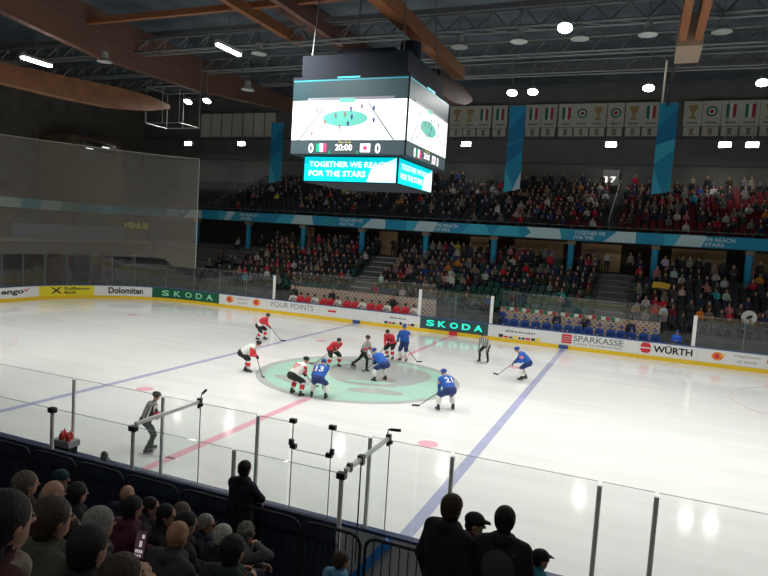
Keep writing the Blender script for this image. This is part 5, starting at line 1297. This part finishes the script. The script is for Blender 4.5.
# ------------------------------------------------------------------ spectators close to the camera
def cloth(name, c): return mat('cloth_'+name, c, .9, noise=.15, scale=14)
def near_person(label, H, floor_z, top, hair=HAIRK, style='short', rz=0., skin=SKIN, standing=False, s=1., collar=None, hands=None, extra=None, tilt=.1, pants=JEANS, lean=0., elbows=None):
    """H: world place of the head's centre; the figure's frame sits on the step below it"""
    H = (H[0], H[1], H[2]+.03)
    hz = H[2]-floor_z
    base = (H[0], H[1]-.05, floor_z)
    rt = Matrix.Rotation(rz, 3, 'Z'); 
    hd = (0, .05, hz)
    if standing:
        k = hz/1.66; s = s*k; pel = (0, 0, .93*k); chest = (0, .01, 1.43*k); ft = {'l': (-.12, .0, 0), 'r': (.12, .04, 0)}; kp = (0, 1, .1)
        hs = hands or {'l': (-.27*k, .06, .86*k), 'r': (.27*k, .06, .86*k)}
    else:
        pel = (0, -.06-lean*.5, .50); chest = (0, -.01-lean*.2, hz-.215); ft = {'l': (-.14, .40, 0), 'r': (.14, .40, 0)}; kp = (0, .6, 1)
        hs = hands or {'l': (-.10, .34, .66), 'r': (.12, .34, .66)}
    f, J = body(pel, chest, hd, hs, ft, fw=(0, 1, -tilt), m=dict(top=0, leg=1, sock=1, shoe=2, skin=3, hand=3, sleeve=0, neck=0), bulk=1.06, s=s, kneepole=kp, hand=False, face=False, elbowpole=elbows)
    f.p = [p for p in f.p]
    hf = Fig(.018); R = head_prims(hf, hd, (0, 1, -tilt), (0, 0, 1), s*1.02, 3, True); hf.cap(np.array(hd)-np.array([0, .02, .1]), np.array(hd)-np.array([0, .03, .2]), .056*s, .062*s, 3)
    up, fw, r_ = R[:, 2], R[:, 1], R[:, 0]; Hn = np.array(hd)
    figs = [(f, .02), (hf, .011)]
    for q, sd in (('l', -1), ('r', 1)):
        d = (J['W'+q]-J['E'+q]); d /= np.linalg.norm(d); g = Fig(.008)
        n = np.array([-sd*.7, .0, -.5]) if not (extra and 'grip' in extra and q == extra['grip']) else np.array([-sd*.9, .4, .1])
        g.cap(J['W'+q]-d*.05, J['W'+q]+d*.01, .036*s, .03*s, 3); hand_prims(g, J['W'+q], d, n, sd, 3, s, .75); figs.append((g, .0065))
    me = fig_mesh('person', figs, [top, pants, SHOE, skin])
    o = link_mesh('person', me, None, base, rz, label=label, cat='spectator', group='spectators close to the camera')
    mb = MB(); face_details(mb, Hn, R, s); fo = mb.build('face_features', [EYE, LIPS], None); fo.parent = o
    hm = Fig(.02); k = s*1.02
    if style in ('short', 'long', 'curly'):
        hm.ell(Hn+up*.030*k-fw*.018*k, (.091*k, .105*k, .097*k), 0, R)
        hm.ell(Hn-up*.03*k-fw*.052*k, (.080*k, .058*k, .075*k), 0, R)
        for q in (-1, 1): hm.ell(Hn+r_*q*.066*k-fw*.03*k+up*.01*k, (.022*k, .05*k, .06*k), 0, R)
        if style == 'curly':
            rr = random.Random(int(H[0]*100))
            for i in range(36):
                a = rr.uniform(0, 2*PI); e = rr.uniform(-.35, 1.4)
                d = r_*math.cos(a)*math.cos(e)+fw*(math.sin(a)*math.cos(e)*.9-.1)+up*math.sin(e)
                if d@fw > .55: continue
                hm.ell(Hn+up*.02*k+d*.10*k, (.026*k,)*3, 0)
        if style == 'long':
            hm.ell(Hn-up*.11*k-fw*.06*k, (.082*k, .05*k, .12*k), 0, R); hm.ell(Hn-up*.2*k-fw*.07*k, (.07*k, .04*k, .09*k), 0, R)
    elif style == 'balding':
        hm.ell(Hn-up*.02*k-fw*.05*k, (.080*k, .062*k, .055*k), 0, R)
        for q in (-1, 1): hm.ell(Hn+r_*q*.07*k-fw*.02*k, (.016*k, .05*k, .045*k), 0, R)
    elif style in ('cap', 'beanie'):
        hm.ell(Hn+up*.045*k-fw*.008*k, (.094*k, .108*k, .080*k), 0, R)
        if style == 'cap':
            for q in (-1, 0, 1): hm.cap(Hn+up*.045*k+fw*.085*k+r_*q*.035*k, Hn+up*.03*k+fw*.165*k+r_*q*.03*k, .012*k, .008*k, 0)
        else: hm.ell(Hn+up*.02*k, (.093*k, .106*k, .03*k), 0, R)
        hm.ell(Hn-up*.03*k-fw*.05*k, (.072*k, .052*k, .055*k), 1, R)
    if style != 'bald':
        link_mesh('cap' if style == 'cap' else 'beanie' if style == 'beanie' else 'hair', fig_mesh('hair', [(hm, .0125)], [hair, HAIRK]), o)
    collar = collar or top
    if collar:
        c = Fig(.03); n = Hn-np.array([0, .035, .150*s])
        for i in range(10):
            a = 2*PI*i/10; b_ = 2*PI*(i+1)/10; g = lambda t: n+np.array([.082*math.cos(t)*s, .086*math.sin(t)*s, -.018*math.sin(t)])
            c.cap(g(a), g(b_), .026*s, .026*s, 0); c.cap(g(a)+np.array([0, 0, -.03]), g(b_)+np.array([0, 0, -.03]), .034*s, .034*s, 0)
        link_mesh('collar', fig_mesh('collar', [(c, .014)], [collar]), o)
    if extra and 'glasses' in extra:
        b = MB()
        for q in (-1, 1):
            c = Hn+fw*.108*k+up*.012*k+r_*q*.034*k
            b.tube([tuple(c+r_*.026*k*math.cos(t)+up*.02*k*math.sin(t)) for t in [2*PI*i/12 for i in range(13)]], .0035, 5)
            b.tube([tuple(c+r_*q*.026*k), tuple(Hn+r_*q*.082*k+up*.015*k)], .0035, 5)
        g = b.build('glasses', BLK, None); g.parent = o
    return o, J, base
fl = lambda k: 1.3+.42*k
C_ = cloth
near = [
 ('large dark-haired head in burgundy hood at the lower left corner', (9.13, -23.5, 5.11), 6, C_('burgundy', (.05, .012, .016)), HAIRK, 'long', -.1, dict(collar=C_('beige', (.22, .19, .14)))),
 ('brown cropped head and olive jacket, second from lower left corner', (8.42, -22.7, 4.63), 5, C_('olive', (.06, .06, .04)), HAIRB, 'short', -.25, {}),
 ('grey-brown haired man at left edge, third row from the railings', (6.16, -21.1, 3.78), 3, C_('dark_brown', (.035, .025, .022)), mat('hair_greybrown', (.13, .10, .08), .8, noise=.4, scale=60), 'short', -.35, {}),
 ('light balding head beside the grey-brown haired man', (6.50, -21.1, 3.76), 3, C_('black', (.014, .014, .016)), mat('hair_pale', (.22, .17, .12), .8), 'balding', -.3, {}),
 ('man in dark teal beanie turned to the right near the railings at left', (3.80, -18.7, 2.53), 0, C_('dark_grey', (.04, .04, .045)), mat('teal_wool', (.025, .06, .07), .9), 'beanie', -1.1, {}),
 ('black-haired man in black-green jacket with bare neck, left group', (5.92, -20.3, 3.34), 2, C_('blackgreen', (.012, .022, .018)), HAIRK, 'short', -.2, {}),
 ('person in bright blue jacket half hidden behind the olive jacket', (7.60, -21.9, 4.02), 4, C_('bright_blue', (.015, .045, .26)), HAIRK, 'short', -.3, {}),
 ('grey-haired head in front of the burgundy shirt, left group', (7.92, -21.9, 4.15), 4, C_('charcoal', (.03, .03, .032)), HAIRG, 'short', -.25, {}),
 ('black-haired head rising from the bottom edge, left of the raised phone', (8.70, -22.7, 4.54), 5, C_('black', (.014, .014, .016)), HAIRK, 'short', -.1, {}),
 ('bald man facing the rink just behind the railings, left group', (5.04, -18.7, 2.55), 0, C_('navy', (.016, .02, .035)), HAIRB, 'bald', -.2, dict(skin=SKIN)),
 ('dark-haired man in burgundy shirt beyond the raised phone', (6.68, -20.3, 3.36), 2, C_('wine', (.075, .016, .032)), HAIRK, 'short', -.3, {}),
 ('dark-haired man in dark jacket in profile right of the burgundy shirt', (5.46, -18.7, 2.49), 0, C_('dark_grey', (.04, .04, .045)), HAIRK, 'short', -1.15, {}),
 ('dark-haired woman in profile facing right, centre of left group', (6.42, -19.5, 2.92), 1, C_('black', (.014, .014, .016)), HAIRK, 'long', -1.2, {}),
 ('grey-brown haired head close to the railing, right of the woman', (5.98, -18.7, 2.53), 0, C_('charcoal', (.03, .03, .032)), mat('hair_greybrown', (.13, .10, .08), .8, noise=.4, scale=60), 'short', -.6, {}),
 ('bald brown head above dark grey jacket, bottom centre of left group', (7.93, -21.1, 3.72), 3, C_('dark_grey', (.04, .04, .045)), HAIRB, 'bald', -.2, dict(skin=SKIN2)),
 ('dark-haired person right of the bald brown head', (7.36, -20.3, 3.36), 2, C_('black', (.014, .014, .016)), HAIRK, 'short', -.5, {}),
 ('grey-haired man with glasses in navy top, face turned right', (6.37, -18.7, 2.47), 0, C_('navy', (.016, .02, .035)), HAIRG, 'short', -1.2, dict(extra={'glasses': 1})),
 ('white-haired head low beside the man with glasses', (7.22, -19.5, 2.86), 1, C_('black', (.014, .014, .016)), HAIRW, 'short', -.5, {}),
 ('curly grey-haired person with bare arm raised to the face', (6.98, -18.7, 2.48), 0, C_('grey_top', (.10, .10, .10)), mat('hair_curly_grey', (.15, .145, .13), .9, noise=.45, scale=50), 'curly', -.5, dict(hands={'l': (-.1, .34, .66), 'r': (.15, .13, 1.1)}, extra={'bare': 1})),
 ('black-haired head with dark green jacket in front of the grey curls', (8.49, -21.1, 3.74), 3, C_('darkgreen', (.018, .03, .026)), HAIRK, 'short', -.15, {}),
 ('boy with brown hair and light blue shirt in front of the railings', (8.31, -18.7, 2.48), 0, C_('lightblue', (.10, .30, .48)), HAIRB, 'short', -.55, dict(s=.9)),
 ('person in red jacket at the bottom edge left of the phone', (8.93, -22.7, 4.44), 5, C_('red', (.24, .014, .02)), HAIRB, 'short', -.2, {}),
]
for lab, H, k, top, hair, style, rz, kw in near:
    near_person(lab, H, fl(k), top, hair, style, rz, **kw)
# filming spectator with a phone
_, J, base = near_person('filming spectator at the bottom edge raising a phone with one hand', (9.16, -22.87, 4.34), fl(5), C_('darkmaroon', (.05, .012, .016)), HAIRK, 'short', .0, hands={'l': (-.1, .34, .66), 'r': (-.235, .39, 1.05)}, extra={'grip': 'r'})
PH = V((8.79, -22.42, 4.48)); o = empty('mobile_phone', tuple(PH), 'mobile phone with lit screen held up over the left group', 'phone'); o.rotation_euler = (-.25, 0, .12)
pm = MB(); pm.box((-.036, -.004, -.078), (.036, .004, .078)); c = pm.build('body', DARK); c.parent = o
sm = MB(); sm.box((-.033, -.0052, -.073), (.033, -.0041, .073)); c = sm.build('screen', mat('phone_screen', (.05, .02, .03), .3, emit=.045, ecol=(.75, .45, .5))); c.parent = o
q = MB()
for i in range(4): q.box((-.024+.0125*i, -.0062, -.045), (-.015+.0125*i, -.0053, -.028))
for i in range(3): q.box((-.022+.015*i, -.0062, -.065), (-.013+.015*i, -.0053, -.054))
q.box((-.005, -.0062, -.012), (.012, -.0053, .02)); q.box((.005, -.0062, .035), (.022, -.0053, .055))
d = q.build('screen_icons', mat('phone_icons', (.9, .85, .9), .4, emit=.42)); d.parent = c
o = empty('mobile_phone', (8.02, -22.0, 3.80), 'small lit phone glowing in the lap of the blue jacket', 'phone'); o.rotation_euler = (-1.0, 0, .3)
pm = MB(); pm.box((-.036, -.004, -.075), (.036, .004, .075)); c = pm.build('body', DARK); c.parent = o
sm = MB(); sm.box((-.033, -.0052, -.07), (.033, -.0041, .07)); c = sm.build('screen', mat('phone_white', (.8, .8, .85), .3, emit=.7)); c.parent = o
# standing group at right, on a landing of the terrace
MB().box((9.1, -20.6, 1.0), (12.2, -19.1, 2.12)).build('floor_near_landing', CONC_D, kind='structure', label='dark landing under the standing spectators', cat='floor')
MB().box((9.1, -19.1, 1.0), (12.2, -18.2, 1.70)).build('floor_near_step', CONC_D, kind='structure', label='lower step in front of the landing', cat='floor')
BLACKJ = C_('black_jacket', (.012, .013, .017))
near_person('man with short dark hair and black jacket standing at the bottom right', (9.80, -19.5, 3.77), 2.12, BLACKJ, HAIRB, 'short', -.45, standing=True, collar=BLACKJ, s=1.04, pants=PBLACK)
near_person('person in dark baseball cap in profile right of the black-jacketed man', (9.83, -18.72, 3.31), 1.70, C_('maroon_top', (.10, .015, .03)), mat('cap_black', (.014, .014, .016), .8), 'cap', -1.25, standing=True, pants=PBLACK)
pk, J, base = near_person('dark-haired person wearing a backpack, seen from behind at bottom right', (10.32, -19.5, 3.77), 2.12, C_('dark_hoodie', (.018, .019, .022)), HAIRK, 'short', .05, standing=True, collar=C_('dark_hoodie', (.018, .019, .022)), pants=PBLACK)
kz = 3.77-2.12
bp = empty('backpack', (10.32, -19.72, 2.12+kz-.56), 'dark grey backpack on the back of the person at bottom right', 'backpack')
g = Fig(.05); 
for z in (-.08, .12): g.ell((0, 0, z+.1), (.15, .085, .17), 0)
g.ell((0, -.06, .05), (.11, .05, .12), 0)
c = link_mesh('bag', fig_mesh('bag', [(g, .02)], [C_('pack_grey', (.05, .053, .058))]), bp)
for q in (-1, 1): st = MB().tube([(q*.11, .06, .33), (q*.13, .12, .37), (q*.14, .24, .36), (q*.13, .30, .25)], .018, 6).build('strap', C_('pack_grey', (.05, .053, .058))); st.parent = bp
near_person('child in dark cap and turquoise top at the bottom right', (10.54, -18.75, 3.11), 1.70, C_('turq', (.03, .30, .36)), mat('cap_black', (.014, .014, .016), .8), 'cap', -.9, standing=True, s=.98)
# the man with folded arms behind the railing
near_person('man in dark jacket with folded arms standing behind the black railings', (5.85, -17.10, 2.55), .85, C_('navy_jacket', (.012, .016, .028)), HAIRK, 'short', -.15, standing=True, collar=BLACKJ, pants=PBLACK, s=1.0, hands={'l': (.05, .27, 1.16), 'r': (-.05, .29, 1.22)}, elbows={'l': (-1, .1, -.35), 'r': (1, .1, -.35)})
for k in range(7):
    y, z = ROW(k); o = empty('bench', (6, y-.2, z), f'long dark bench under the near spectators, {nth(k+1)} row from the railings', 'bench', 'near benches')
    x1 = 9.0 if k < 3 else 11
    MB().box((-6, y-.42, z+.36), (x1, y-.02, z+.41)).build('seat', NAVY, o)
    for q in range(6): MB().box((-5.5+2.7*q, y-.35, z), (-5.4+2.7*q, y-.1, z+.36)).build('leg', BLK, o)

# ------------------------------------------------------------------ camera, world, view
cam = bpy.data.cameras.new('camera'); co = bpy.data.objects.new('camera', cam); COL.objects.link(co)
R_ = V((0.92127357, 0.38389636, 0.06227835)); U_ = V((-0.08908564, 0.05242956, 0.9946431)); F_ = V((-0.37857464, 0.9218865, -0.08250162))
M_ = Matrix((R_, U_, -F_)).transposed().to_4x4(); M_.translation = CAMP; co.matrix_world = M_
cam.sensor_width = 36; cam.lens = 625.18/768*36; cam.clip_end = 300; cam.clip_start = .05
S.camera = co
w = bpy.data.worlds.new('world'); S.world = w; w.use_nodes = True
w.node_tree.nodes['Background'].inputs[0].default_value = (.5, .6, .7, 1); w.node_tree.nodes['Background'].inputs[1].default_value = .02
S.view_settings.view_transform = 'Standard'; S.view_settings.look = 'None'; S.view_settings.gamma = 1; S.view_settings.exposure = -.12
try: S.view_settings.use_curve_mapping = False
except Exception: pass
S.cycles.max_bounces = 6; S.cycles.diffuse_bounces = 3; S.cycles.glossy_bounces = 2; S.cycles.transparent_max_bounces = 24; S.cycles.transmission_bounces = 2
S.cycles.use_denoising = True; S.cycles.caustics_reflective = False; S.cycles.caustics_refractive = False; S.cycles.sample_clamp_indirect = 4
